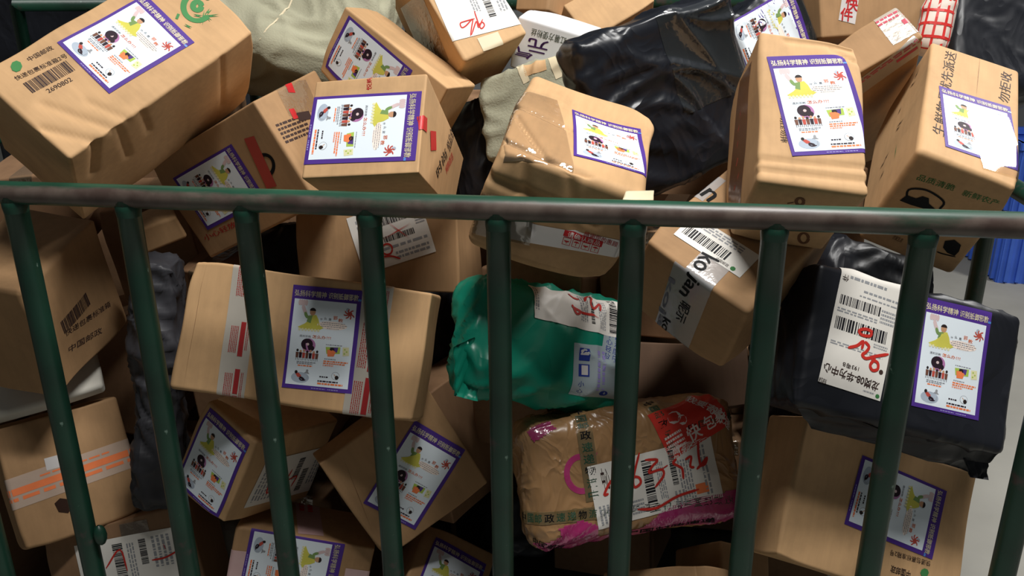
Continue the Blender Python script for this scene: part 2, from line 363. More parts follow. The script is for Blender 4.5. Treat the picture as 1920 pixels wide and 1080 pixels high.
# ------------------------------------------------------------------ the flyer stuck on most parcels
FW, FH = .103, .150
def flyer_art():
    rng = random.Random(5)
    X = lambda x: (x - .5) * FW
    Y = lambda y: (.5 - y) * FH
    title, art, txt = [], [], []
    def t(lst, s, x0, y0, x1, y1, m, l=2, bold=0):
        v, f = text2d(s, bold); lst.append((np.stack([X(x0) + v[:, 0] * (X(x1) - X(x0)), Y(y1) + v[:, 1] * (Y(y0) - Y(y1))], 1), f, m, l))
    def e(cx, cy, rx, ry, m, l=2, n=16): art.append((*ell(X(cx), Y(cy), rx * FW, ry * FW, n), m, l))
    def pg(pts, m, l=2): art.append((*polyf([(X(a), Y(b)) for a, b in pts]), m, l))
    def ln(pts, w, m, l=3): art.append((*ribbon([(X(a), Y(b)) for a, b in pts], w * FW, 3), m, l))
    def dash(x0, x1, y, h, m, n, l=3):
        x = x0
        while x < x1:
            w = rng.uniform(.6, 1.6) * (x1 - x0) / n; a, b = x, min(x1, x + w); txt.append((*rect(X(a), Y(y + h), X(b), Y(y)), m, l)); x = b + .008
    t(title, '弘扬科学精神', .035, .045, .495, .105, 'title_gold', 2, 1); t(title, '识别抵御邪教', .525, .045, .955, .105, 'title_gold', 2, 1)
    title.append((*rect(X(.955), Y(.105), X(1.0), Y(.085)), 'title_blue', 1))
    dash(.42, .62, .978, .009, 'art_lilac', 9); dash(.65, .80, .978, .009, 'art_lilac', 7)
    # lotus and robed figure
    for dx in (-.05, -.02, .012, .045): e(.175 + dx, .165, .022, .045, 'art_pink', 2, 10)
    ln([(.175, .19), (.2, .235), (.235, .275)], .05, 'art_pink', 2); ln([(.215, .255), (.25, .3), (.31, .30)], .045, 'art_green', 3)
    pg([(.28, .285), (.38, .275), (.42, .32), (.44, .37), (.50, .395), (.44, .42), (.2, .425), (.13, .405), (.22, .37), (.27, .34)], 'art_yellow', 3)
    pg([(.27, .29), (.33, .28), (.31, .36), (.25, .345)], 'art_green', 4)
    e(.325, .25, .042, .05, 'art_skin', 4, 12); art.append((*ell(X(.325), Y(.238), .045 * FW, .042 * FW, 12, 0, math.pi), 'art_hair', 5))
    for i in range(7): e(.16 + i * .045, .425, .018, .022, 'art_sand', 4, 8)
    # headings
    t(txt, '什', .44, .30, .475, .322, 'art_dark'); t(txt, '么', .495, .288, .535, .312, 'art_dark'); t(txt, '是', .56, .295, .60, .318, 'art_dark')
    t(txt, '邪', .625, .27, .685, .305, 'art_orange', 2, 1); t(txt, '教', .70, .29, .765, .325, 'art_orange', 2, 1)
    e(.62, .365, .215, .058, 'art_peach', 2, 20)
    for i, (a, b) in enumerate(((.47, .80), (.45, .83), (.46, .80), (.55, .72))): dash(a, b, .338 + i * .018, .006, 'art_text', 12, 4)
    # octopus
    e(.855, .235, .035, .03, 'art_red', 3, 12); e(.82, .20, .025, .03, 'art_grey', 3, 10)
    for a in range(7):
        th = .3 + a * .8; r = .085; ln([(.85, .24), (.85 + .05 * math.cos(th), .24 + .03 * math.sin(th)), (.85 + r * math.cos(th + .3), .24 + .05 * math.sin(th + .3))], .018, 'art_red', 4)
    t(txt, '遇到邪教', .17, .478, .335, .500, 'art_text'); t(txt, '怎么办', .355, .470, .545, .502, 'art_orange', 2, 1); t(txt, '!!!', .56, .474, .62, .50, 'art_orange')
    # crowd under a dark disc
    e(.315, .575, .098, .098, 'art_mauve', 2, 20); e(.29, .565, .085, .08, 'art_dark', 3, 18); e(.30, .565, .022, .02, 'art_pink', 4, 8); e(.355, .60, .045, .04, 'art_dark', 4, 10)
    for i in range(7):
        x = .165 + i * .047; e(x, .63 + .008 * (i % 2), .017, .02, 'art_skin' if i % 3 else 'art_hair', 5, 8); pg([(x - .022, .648), (x + .022, .648), (x + .018, .70), (x - .018, .70)], ('art_people', 'art_dark', 'art_red')[i % 3], 5)
        ln([(x - .01, .70), (x - .014, .725)], .013, 'art_dark', 5); ln([(x + .01, .70), (x + .014, .722)], .013, 'art_dark', 5)
    dash(.17, .44, .735, .009, 'art_text', 9); dash(.17, .40, .75, .009, 'art_text', 8); dash(.19, .40, .768, .012, 'art_orange', 7)
    # right picture
    pg([(.56, .575), (.77, .565), (.77, .63), (.58, .64)], 'art_lime', 2); pg([(.62, .575), (.74, .57), (.73, .62), (.66, .625)], 'art_violet', 3)
    pg([(.585, .60), (.66, .595), (.71, .615), (.69, .66), (.60, .665)], 'art_orange', 4); e(.655, .595, .035, .03, 'art_hair', 4, 10)
    pg([(.80, .565), (.89, .56), (.905, .64), (.815, .65)], 'art_sand', 2)
    for i in range(3): e(.835 + (i % 2) * .03, .585 + i * .02, .012, .012, 'art_lime', 3, 8)
    dash(.56, .79, .548, .008, 'art_text', 10); dash(.56, .72, .685, .009, 'art_text', 8)
    for i in range(3): dash(.55, (.90, .86, .70)[i], .705 + i * .02, .013, 'art_orange', 12)
    # seated man on grey ellipse
    e(.245, .89, .13, .075, 'art_grey', 2, 20); pg([(.17, .855), (.215, .845), (.26, .87), (.25, .895), (.205, .885)], 'art_red', 4); e(.18, .84, .022, .024, 'art_hair', 5, 10)
    ln([(.235, .885), (.29, .90), (.30, .92)], .03, 'art_dark', 5); ln([(.23, .895), (.265, .915), (.33, .91)], .018, 'art_dark', 5)
    pg([(.29, .845), (.335, .82), (.375, .85)], 'paper_grey', 3); e(.335, .82, .018, .02, 'paper_grey', 4, 8); ln([(.35, .87), (.345, .91)], .012, 'paper_grey', 4)
    dash(.52, .64, .858, .013, 'art_dark', 5); e(.745, .845, .058, .055, 'art_text', 2, 16); e(.745, .845, .053, .05, 'flyer_white', 3, 16); e(.765, .86, .028, .03, 'art_hair', 4, 10); ln([(.72, .83), (.75, .85)], .02, 'art_skin', 4)
    dash(.50, .79, .90, .013, 'art_dark', 9); dash(.50, .86, .922, .017, 'art_orange', 9)
    return title, art, txt
TITLE, ART, FTXT = flyer_art()
def stick_flyer(p, fl, f='+z', note=None):
    q = (fl[0], fl[1], FW, FH, fl[2])
    sh = p.sheet('flyer', f, q, 'flyer_purple', .0008)
    if note: sh['label'] = note
    c_, s_ = math.cos(fl[2]), math.sin(fl[2]); ox, oy = .002 * FW - .0012, -.0465 * FH
    p.sheet('white_panel', f, (fl[0] + ox * c_ - oy * s_, fl[1] + ox * s_ + oy * c_, FW * .895, FH * .83, fl[2]), 'flyer_white', .00095, sh)
    p.lay('title_lettering', f, place(TITLE, q), sh, .001); p.lay('printed_pictures', f, place(ART, q), sh, .001); p.lay('printed_text', f, place(FTXT, q), sh, .001)
    return sh

# ------------------------------------------------------------------ other things stuck or printed on parcels
def lrect(q, x0, y0, x1, y1): return rect((x0 - .5) * q[2], (.5 - y1) * q[3], (x1 - .5) * q[2], (.5 - y0) * q[3])
def ltext(q, s, x0, y0, x1, y1, bold=0):
    v, f = text2d(s, bold); a = np.array(((x0 - .5) * q[2], (.5 - y1) * q[3])); b = np.array(((x1 - .5) * q[2], (.5 - y0) * q[3])); return a + v * (b - a), f
def ldash(q, x0, y0, x1, y1, rows, rng, vertical=False, fine=1.):
    out = []
    for r in range(rows):
        x = 0.
        while x < 1:
            w = rng.uniform(.05, .16) * fine; a, b = x, min(1, x + w); y = r / rows; e = .55 / rows
            if vertical: out.append(lrect(q, x0 + (x1 - x0) * y, y0 + (y1 - y0) * a, x0 + (x1 - x0) * (y + e), y0 + (y1 - y0) * b))
            else: out.append(lrect(q, x0 + (x1 - x0) * a, y0 + (y1 - y0) * y, x0 + (x1 - x0) * b, y0 + (y1 - y0) * (y + e)))
            x = b + .03 * fine
    return out
WAY = {  # bar: barcode x0,y0,x1,y1,vertical   dash: lines of fine print
    1: dict(bar=[(.62, .02, .72, .75, 1)], dash=[(.45, .1, .56, .6, 3, 1), (.80, .05, .93, .7, 3, 1)]),
    2: dict(bar=[(.06, .45, .72, .80, 0)], dash=[(.1, .08, .8, .35, 3, 0)]),
    3: dict(bar=[(.42, .10, .80, .32, 0), (.40, .50, .82, .60, 0)], dash=[(.1, .1, .35, .5, 4, 0), (.86, .3, .98, .48, 4, 0), (.1, .68, .95, .76, 1, 0), (.5, .8, .95, .95, 2, 0)]),
    4: dict(bar=[(.5, .12, .58, .6, 1), (.62, .4, .70, .9, 1)], dash=[(.05, .1, .3, .9, 6, 1), (.75, .15, .95, .8, 5, 1)]),
    5: dict(bar=[(.36, .12, .46, .85, 1), (.62, .1, .69, .6, 1)], dash=[(.05, .1, .2, .8, 4, 1), (.5, .15, .58, .8, 3, 1), (.75, .1, .95, .7, 4, 1)]),
    6: dict(bar=[(.41, .08, .485, .95, 1), (.63, .05, .675, .62, 1)], dash=[(.03, .65, .12, .95, 3, 1), (.52, .2, .58, .8, 4, 1), (.69, .25, .80, .9, 5, 1), (.63, .72, .72, .95, 3, 1), (.28, .7, .38, .95, 4, 0), (.88, .1, .94, .9, 2, 1)]),
    7: dict(bar=[(.60, .08, .665, .92, 1), (.45, .12, .475, .8, 1)], dash=[(.01, .05, .04, .8, 2, 1), (.36, .1, .43, .8, 4, 1), (.51, .2, .57, .9, 5, 1), (.70, .2, .82, .9, 5, 1)]),
    8: dict(bar=[(.06, .285, .72, .36, 0), (.06, .46, .92, .56, 0)], dash=[(.15, .12, .75, .16, 1, 0), (.4, .20, .98, .23, 1, 0), (.35, .245, .98, .265, 1, 0), (.05, .39, .7, .43, 2, 0), (.74, .30, .98, .42, 4, 0), (.05, .655, .9, .69, 2, 0), (.72, .58, .95, .62, 2, 0), (.7, .955, .88, .975, 1, 0)]),
}
NO = {'waybill': 0}
def stick(p, d, lw):
    k, f = d['k'], d['f']; rng = random.Random(ord(f[1]) + 13 * len(lw))
    if k == 'text':
        v, fc = text2d(d['s'], d.get('w', 0)); e = np.array(d['e']); n = np.array((-e[1], e[0])); n = n / np.linalg.norm(n) * d['hg']
        return p.lay('printed_lettering', f, [(np.array(d['o']) + v[:, :1] * e + v[:, 1:] * n, fc, d['m'], 0)], lw.get('last') if d.get('on') else None, .0013 if lw else .0004)
    if k == 'ink':
        hand = d['m'] == 'ink_redpen'
        return p.lay('handwriting' if hand else 'printed_mark', f, [(*ribbon(L, d['wd']), d['m'], i * .2) for i, L in enumerate(d['L'])], lw.get('waybill') if hand else None, .0015 if hand else .0006)
    if k == 'poly':
        if d['m'] in ('pink_film', 'wet'):
            for i, L in enumerate(d['L']): p.patch('pink_film', f, L, d['m'], .0009 + i * .0001)
            return
        return p.lay('pink_film' if d['m'] == 'pink_film' else ('torn_hole' if d['m'] == 'hole' else 'printed_mark'), f, [(*polyf(L), d['m'], i * .2) for i, L in enumerate(d['L'])], None, .0007)
    q = d['q']
    if k == 'barcode':
        return p.lay('printed_barcode', f, place([(v, fc, 'ink_dark', 0) for v, fc in barcode2d(q[2], q[3], 30, 7)], q))
    if k == 'textblock':
        return p.lay('printed_lettering', f, place([(v, fc, 'ink_dark', 0) for v, fc in ldash(q, 0, 0, 1, 1, 5, rng)], q))
    if k in ('darktag', 'redtab', 'redstrip', 'cream_tape', 'paper_patch'):
        nm, mt = {'darktag': ('printed_mark', 'ink_dark'), 'redtab': ('printed_mark', 'red_tab'), 'redstrip': ('printed_mark', 'red_strip'), 'cream_tape': ('masking_tape', 'masking_tape'), 'paper_patch': ('paper_patch', 'carton_light')}[k]
        return p.sheet(nm, f, q, mt, .0008)
    if k == 'waybill':
        sh = p.sheet('waybill', f, q, 'waybill_paper', .0009); lw['waybill'] = sh; W = WAY[d['v']]; parts = []; r2 = random.Random(d['v'])
        for i, (x0, y0, x1, y1, vt) in enumerate(W['bar']):
            bw, bh = (x1 - x0) * q[2], (y1 - y0) * q[3]; cx, cy = ((x0 + x1) / 2 - .5) * q[2], (.5 - (y0 + y1) / 2) * q[3]
            parts += [(v + np.array((cx, cy)), fc, 'barcode_ink', 0) for v, fc in barcode2d(bw, bh, 30, d['v'] * 7 + i, vt)]
        p.lay('barcode', f, place(parts, q), sh, .0011)
        parts = [(v, fc, 'paper_grey', 0) for x in W['dash'] for v, fc in ldash(q, *x[:4], x[4], r2, x[5])]
        if d['v'] == 2: parts += [(*ltext(q, '中国邮政', .62, .84, .80, .95), 'ink_dark', 0), (*ell(.36 * q[2], -.38 * q[3], .035 * q[2], .08 * q[3], 7), 'ink_green', 0)]
        if d['v'] == 8: parts += [(*ell(.44 * q[2], -.47 * q[3], .035 * q[2], .018 * q[3], 7), 'ink_green', 0), (*ell(.42 * q[2], -.28 * q[3], .035 * q[2], .02 * q[3], 12), 'ink_dark', 0)]
        if d['v'] == 6: parts += [(*ltext(q, '中心', .09, .08, .15, .42, 1), 'ink_dark', 0), (*lrect(q, .80, .7, .90, .86), 'art_orange', 0)]
        p.lay('fine_print', f, place(parts, q), sh, .0011)
        return sh
    if k in ('red_tape', 'orange_tape', 'orange_tape2', 'pink_tape', 'white_tape', 'film_tape', 'blue_tape', 'blue_tape2', 'china_tape', 'clear_tape', 'gloss_tape', 'brown_tape', 'clear_wrap'):
        mt = {'red_tape': 'tape_translucent', 'orange_tape': 'tape_orange', 'orange_tape2': 'tape_white', 'pink_tape': 'tape_pink', 'white_tape': 'tape_white', 'film_tape': 'tape_film',
              'blue_tape': 'tape_blue', 'blue_tape2': 'tape_blue', 'china_tape': 'tape_green', 'clear_tape': 'clear_tape', 'gloss_tape': 'gloss_tape', 'brown_tape': 'tape_brown', 'clear_wrap': 'clear_wrap'}[k]
        sh = p.sheet('tape', f, q, mt, (.0013 if k == 'gloss_tape' else .0006) + .00006 * (len(lw) % 3)); lw['tape%d' % len(lw)] = sh; parts = []
        if k == 'red_tape':
            if d['v'] == 3: parts = [(v, fc, 'ink_rose', 0) for v, fc in ldash(q, .0, .12, 1, .36, 2, rng)] + [(*lrect(q, .62, .45, .95, .62), 'ink_rose', 0)]
            else:
                for y0, y1 in ((.02, .30), (.44, .66), (.74, .97)) if d['v'] == 1 else ((.05, .24), (.27, .62), (.66, .93)):
                    parts += [(*lrect(q, .56, y0, .74, y1), 'print_red', 0)] + [(v, fc, 'print_red', 0) for v, fc in ldash(q, .22, y0 + .03, .52, y1 - .02, 5, rng, 1, .45)] + [(v, fc, 'print_red', 0) for v, fc in ldash(q, .79, y0 + .02, .9, y1 - .04, 2, rng, 1, .45)]
        elif k == 'orange_tape': parts = [(*lrect(q, 0.02, .36, 1, .58), 'art_orange', 0)] + [(v, fc, 'art_orange', 0) for v, fc in ldash(q, .02, .66, 1, .86, 1, rng)] + [(v, fc, 'art_orange', 0) for v, fc in ldash(q, .3, .2, .8, .3, 1, rng)]
        elif k == 'pink_tape': parts = [(v, fc, 'ink_red', 0) for v, fc in ldash(q, .15, .3, .85, .6, 2, rng, 1)] if q[3] > .1 else []
        elif k == 'blue_tape':
            parts = [(*lrect(q, .12, .08, .34, .30), 'ink_blue', 0), (*lrect(q, .15, .11, .31, .20), 'tape_white', 1), (*lrect(q, .12, .36, .34, .58), 'ink_blue', 0), (*lrect(q, .18, .38, .31, .55), 'tape_white', 1),
                     (*ltext(q, '小', .12, .66, .24, .76), 'ink_blue', 0), (*ltext(q, '心', .12, .80, .24, .90), 'ink_blue', 0)] + [(v, fc, 'art_lilac', 0) for v, fc in ldash(q, .5, .1, .75, .8, 2, rng, 1)] + [(*ell(.2 * q[2], -.36 * q[3], .1 * q[2], .06 * q[3], 14), 'ink_blue', 0)]
        elif k == 'blue_tape2': parts = [(*ltext(q, c, .2, .05 + i * .24, .5, .25 + i * .24), 'ink_blue', 0) for i, c in enumerate('小心轻放')] + [(*ltext(q, c, .6, .05 + i * .24, .9, .25 + i * .24), 'ink_blue', 0) for i, c in enumerate('防潮防压')]
        elif k == 'china_tape':
            s_ = '中国邮政速递物流' * 2; L = max(q[2], q[3]); n = int(L / .0165)
            for i in range(n):
                c = s_[i % len(s_)]; a, b = (i + .12) / n, (i + .88) / n
                parts.append((*(ltext(q, c, a, .2, b, .85, 1) if q[2] > q[3] else ltext(q, c, .2, a, .85, b, 1)), 'ink_dkgreen' if i % 3 else 'ink_black', 0))
        if parts: p.lay('tape_print', f, place(parts, q), sh, .0009)
        return sh
    if k == 'pill': return p.sheet('printed_mark', f, q, 'ink_red', .0010)
    if k == 'icons':
        parts = []
        for i in range(4):
            x0, x1 = i * .25 + .01, i * .25 + .22; parts += [(*lrect(q, x0, 0, x1, 1), 'ink_red', 0), (*lrect(q, x0 + .015, .07, x1 - .015, .93), 'tape_solid', 1)]
            cx = ((x0 + x1) / 2 - .5) * q[2]; parts += [(*ell(cx, .1 * q[3], .07 * q[2], .22 * q[3], 10, 0 if i % 2 else math.pi, math.pi if i % 2 else 2 * math.pi), 'ink_red', 2), (*rect(cx - .008 * q[2], -.3 * q[3], cx + .008 * q[2], .1 * q[3]), 'ink_red', 2)]
        return p.lay('printed_mark', f, place(parts, q), None, .0011)
    if k == 'sticker':
        sh = p.sheet('red_sticker', f, q, 'sticker_red', .0009)
        parts = [(v, fc, 'ink_white', 0) for v, fc in ldash(q, .05, .55, .3, .9, 4, rng)] + [(*ell(-.2 * q[2], .2 * q[3], .10 * q[2], .12 * q[3], 9), 'ink_white', 0), (*ell(-.12 * q[2], .08 * q[3], .06 * q[2], .1 * q[3], 9), 'ink_white', 0)]
        parts += [(*ltext(q, '快', .35, .60, .55, .9, 1), 'ink_white', 0), (*ltext(q, '包裹', .62, .6, .95, .88, 1), 'ink_white', 0)]
        p.lay('sticker_print', f, place(parts, q), sh, .0011); return sh
simple('ink_dkgreen', (38, 72, 52), .5, .1, 40); simple('tape_solid', (222, 214, 204), .4, .04)

# ------------------------------------------------------------------ solved poses: centre, axes, half sizes, flyer (u, v, turn)
POSE = {
 'A': [[-0.6116, 0.2276, 1.1072], [[0.47285, -0.76145, 0.44339], [0.76784, 0.10924, -0.63126], [0.43224, 0.63895, 0.63633]], [0.1712, 0.083, 0.0974], [0.0123, 0.0094, 4.6709]],
 'B': [[-0.4844, 0.3875, 0.9605], [[0.86769, -0.46822, -0.16701], [-0.21677, -0.05403, -0.97473], [0.44736, 0.88196, -0.14838]], [0.1341, 0.0935, 0.0958], [-0.0257, 0.0032, 4.7118]],
 'C': [[-0.1836, 0.1624, 1.0113], [[0.99744, -0.0593, -0.04006], [0.00869, 0.65596, -0.75475], [0.07103, 0.75246, 0.65479]], [0.0781, 0.0745, 0.1133], [-0.0024, -0.0038, 4.7026]],
 'D': [[-0.2531, 0.4451, 1.1037], [[0.51333, -0.79867, -0.31405], [-0.11259, 0.3001, -0.94724], [0.85078, 0.5216, 0.06412]], [0.0633, 0.1175, 0.0454], [0.0001, 0.0304, 3.0973]],
 'E': [[-0.1644, 0.539, 1.1938], [[0.72683, -0.5455, 0.41732], [0.6124, 0.23963, -0.75335], [0.31095, 0.80313, 0.50823]], [0.064, 0.0972, 0.0765]],
 'L': [[0.0694, 0.18, 1.0022], [[0.95064, 0.04773, 0.30661], [0.02163, 0.9755, -0.21892], [-0.30955, 0.21475, 0.92632]], [0.0977, 0.1368, 0.0733], [0.0369, -0.0079, 0.153]],
 'M': [[0.3658, 0.1673, 1.0579], [[0.98824, 0.02335, 0.15112], [0.089, 0.71579, -0.69262], [-0.12433, 0.69792, 0.7053]], [0.0657, 0.1168, 0.0732], [0.0096, 0.0093, 0.2147]],
 'R': [[0.6049, 0.3299, 1.0173], [[0.93897, 0.24129, 0.24517], [-0.10869, 0.88431, -0.45407], [-0.32637, 0.39971, 0.85657]], [0.0678, 0.1502, 0.0827], [0.0094, -0.0408, 0.0986]],
 'S': [[0.5498, 0.5377, 1.0695], [[0.84637, -0.48592, -0.21805], [0.16095, 0.62362, -0.76498], [0.50769, 0.61236, 0.60602]], [0.0532, 0.0338, 0.1671]],
 'Q': [[0.3012, 0.1892, 0.8791], [[0.59825, -0.79161, 0.12433], [0.70923, 0.45087, -0.54195], [0.37296, 0.4124, 0.83116]], [0.1099, 0.0854, 0.0743]],
 'F': [[-0.313, 0.1244, 0.751], [[0.9898, 0.089, 0.11127], [0.06482, 0.41417, -0.90789], [-0.12689, 0.90584, 0.40417]], [0.1803, 0.0962, 0.0504], [0.0301, 0.0062, 0.0512]],
 'G': [[-0.2626, 0.3834, 0.8226], [[0.98863, -0.0431, -0.14405], [-0.13247, 0.20359, -0.97005], [0.07113, 0.97811, 0.19557]], [0.151, 0.0738, 0.0573]],
 'H': [[-0.7897, 0.1583, 0.7755], [[0.0238, 0.10077, 0.99463], [0.95791, -0.28702, 0.00616], [0.2861, 0.95261, -0.10336]], [0.1027, 0.11, 0.0727]],
 'I': [[-0.8167, 0.1739, 0.4474], [[0.68544, -0.29248, 0.6668], [0.72812, 0.27844, -0.62635], [-0.00247, 0.91484, 0.40381]], [0.0974, 0.1054, 0.0733]],
 'O': [[-0.4317, 0.1464, 0.5364], [[0.84112, 0.40138, -0.36249], [-0.43414, 0.10138, -0.89512], [-0.32254, 0.91028, 0.25953]], [0.0615, 0.0819, 0.0933], [-0.0018, -0.0013, 6.2449]],
 'U': [[-0.1908, 0.1533, 0.5194], [[0.7134, -0.44511, 0.54124], [0.56456, -0.09248, -0.82019], [0.41512, 0.89069, 0.18532]], [0.1022, 0.1023, 0.0289], [0.0088, -0.0107, 5.1328]],
 'V': [[-0.3626, 0.1303, 0.3532], [[0.94858, 0.17832, 0.26153], [0.20668, 0.27686, -0.93842], [-0.23975, 0.94422, 0.22576]], [0.1113, 0.057, 0.0691], [-0.0131, 0.0063, 4.6977]],
 'X': [[-0.1561, 0.1679, 0.2536], [[0.84828, 0.05514, 0.52668], [0.10627, 0.95661, -0.27131], [-0.51878, 0.28612, 0.80561]], [0.0703, 0.0888, 0.0688], [0.0023, -0.0102, 6.2316]],
 'Y': [[0.1673, 0.1798, 0.5344], [[0.91096, -0.1533, 0.38296], [0.41239, 0.36024, -0.83676], [-0.00968, 0.92018, 0.39138]], [0.1759, 0.0973, 0.0532]],
 'BB': [[0.531, 0.1506, 0.7602], [[0.92764, 0.14867, 0.3426], [0.23007, 0.49512, -0.83781], [-0.29419, 0.85601, 0.42509]], [0.1621, 0.0991, 0.042], [0.057, 0.0141, 0.0174]],
 'CC': [[0.5179, 0.1574, 0.506], [[0.90712, 0.20787, 0.36595], [0.19501, 0.56294, -0.80316], [-0.37296, 0.79993, 0.47012]], [0.1495, 0.104, 0.0523], [0.0225, 0.0167, 4.6423]],
 'Z': [[0.037, 0.1997, 0.7308], [[0.68923, -0.07218, 0.72093], [0.61234, 0.58991, -0.52635], [-0.3873, 0.80423, 0.45079]], [0.1597, 0.0869, 0.0438]],
 'T1': [[-0.0305, 0.744, 1.2287], [[0.91929, 0.09966, -0.38076], [-0.39358, 0.22874, -0.89038], [-0.00164, 0.96837, 0.2495]], [0.0365, 0.0385, 0.0489]],
 'T2': [[0.0875, 0.7503, 1.1857], [[0.76437, -0.61177, 0.20365], [0.4919, 0.34909, -0.7976], [0.41686, 0.70984, 0.56777]], [0.0819, 0.0437, 0.0565]],
 'W': [[0.0039, 0.5979, 1.1413], [[0.9613, 0.26493, -0.07563], [-0.05038, -0.10083, -0.99363], [-0.27087, 0.95898, -0.08358]], [0.0677, 0.0476, 0.0573]],
 'K': [[-0.0065, 0.4817, 1.0511], [[0.96651, -0.20121, -0.15931], [-0.09366, 0.30139, -0.94889], [0.23894, 0.93203, 0.27244]], [0.1029, 0.0766, 0.0434]],
 'P': [[0.1989, 0.4254, 1.0756], [[0.83479, -0.29548, 0.46458], [0.47541, -0.03878, -0.87891], [0.27772, 0.95456, 0.1081]], [0.1454, 0.1349, 0.0392]],
 'P2': [[0.3647, 0.5847, 1.1639], [[0.68079, -0.45999, 0.57003], [0.62657, -0.03736, -0.77846], [0.37938, 0.88714, 0.26278]], [0.0895, 0.0641, 0.0355], [-0.0143, 0.0033, 4.6572]],
 'KS': [[-0.5438, 0.74, 1.1921], [[0.95191, 0.14652, 0.26907], [0.09836, 0.68558, -0.72132], [-0.29016, 0.7131, 0.6382]], [0.19, 0.17, 0.1]],
 'BX': [[0.535, 0.744, 1.2048], [[0.86874, -0.13688, 0.47597], [0.49428, 0.17929, -0.85061], [0.03109, 0.97423, 0.22342]], [0.123, 0.0592, 0.0729]],
 'BT': [[0.7795, 0.7155, 1.1419], [[0.94866, 0.06216, 0.31013], [0.24412, 0.47958, -0.84286], [-0.20112, 0.87529, 0.43978]], [0.1052, 0.1012, 0.0532]],
 'RN': [[0.6489, 0.5974, 1.187], [[0.95521, 0.15426, -0.25253], [-0.28705, 0.27571, -0.91738], [-0.07189, 0.94878, 0.30764]], [0.0246, 0.0549, 0.0297]],
 'J': [[-0.6183, 0.1918, 0.6299], [[0.92193, 0.03337, 0.38592], [0.3745, 0.17782, -0.91002], [-0.09899, 0.9835, 0.15144]], [0.0416, 0.2158, 0.0522]],
 'W2': [[-0.8306, 0.1796, 0.6167], [[0.78633, -0.54333, 0.29407], [0.61134, 0.61559, -0.49731], [0.08917, 0.57083, 0.81621]], [0.0939, 0.0495, 0.0137]],
 'EE': [[-0.6856, 0.15, 0.2854], [[0.94989, -0.2986, 0.0925], [0.17758, 0.27192, -0.94579], [0.25726, 0.91482, 0.31132]], [0.1333, 0.09, 0.0543]],
 'ST': [[-0.5977, 0.2514, 0.2273], [[0.99454, -0.07362, 0.07393], [0.09572, 0.36201, -0.92725], [0.0415, 0.92926, 0.36708]], [0.0547, 0.0712, 0.0494]],
 'GG': [[-0.1386, 0.3272, 0.4916], [[0.41775, -0.17727, 0.8911], [0.90746, 0.03325, -0.41881], [0.04461, 0.9836, 0.17476]], [0.0999, 0.1239, 0.0397]],
 'BK1': [[-0.2221, 0.4331, 0.6208], [[0.45245, -0.077, 0.88846], [0.82874, 0.40425, -0.387], [-0.32936, 0.9114, 0.24671]], [0.0939, 0.1079, 0.0487]],
 'BK2': [[-0.4806, 0.4802, 0.7672], [[0.91827, -0.07843, -0.38811], [-0.32419, 0.41383, -0.85067], [0.22732, 0.90697, 0.35459]], [0.0767, 0.0595, 0.0492]],
 'EX': [[-0.663, 0.3122, 0.86], [[0.74109, -0.10984, 0.66236], [0.62045, -0.26493, -0.73814], [0.25655, 0.95799, -0.12819]], [0.0427, 0.022, 0.0353]],
 'YB': [[0.2323, 0.3914, 0.5931], [[0.90088, -0.09194, 0.42422], [0.4087, 0.50881, -0.75767], [-0.14619, 0.85595, 0.49596]], [0.1281, 0.0558, 0.0643]],
 'DD1': [[0.2479, 0.1354, 0.3109], [[0.83997, -0.11911, -0.5294], [-0.29628, 0.71667, -0.63134], [0.4546, 0.68716, 0.5667]], [0.0851, 0.0555, 0.0591]],
 'DD2': [[0.339, 0.2403, 0.2675], [[0.8203, 0.00993, 0.57185], [0.35992, 0.76808, -0.52963], [-0.44449, 0.64028, 0.62648]], [0.0529, 0.0663, 0.06]],
 'BK4': [[-0.0613, 0.3335, 0.2979], [[0.59747, -0.12835, -0.79155], [-0.60368, 0.57776, -0.54934], [0.52784, 0.80605, 0.26772]], [0.1123, 0.0589, 0.0479]],
 'BK6': [[0.4247, 0.3633, 0.6646], [[0.27838, 0.0386, -0.9597], [-0.80013, 0.56206, -0.20948], [0.53132, 0.82619, 0.18735]], [0.1126, 0.1201, 0.0228]],
 'BK7': [[-0.1308, 0.5534, 0.9546], [[0.83435, -0.10604, -0.54094], [-0.49431, 0.2904, -0.81934], [0.24397, 0.95101, 0.18988]], [0.0483, 0.1035, 0.0387]],
 'BK8': [[0.5667, 0.4747, 0.7721], [[0.90153, 0.01282, 0.43252], [0.32762, 0.63273, -0.70165], [-0.28267, 0.77426, 0.56623]], [0.1114, 0.0507, 0.0485]]}
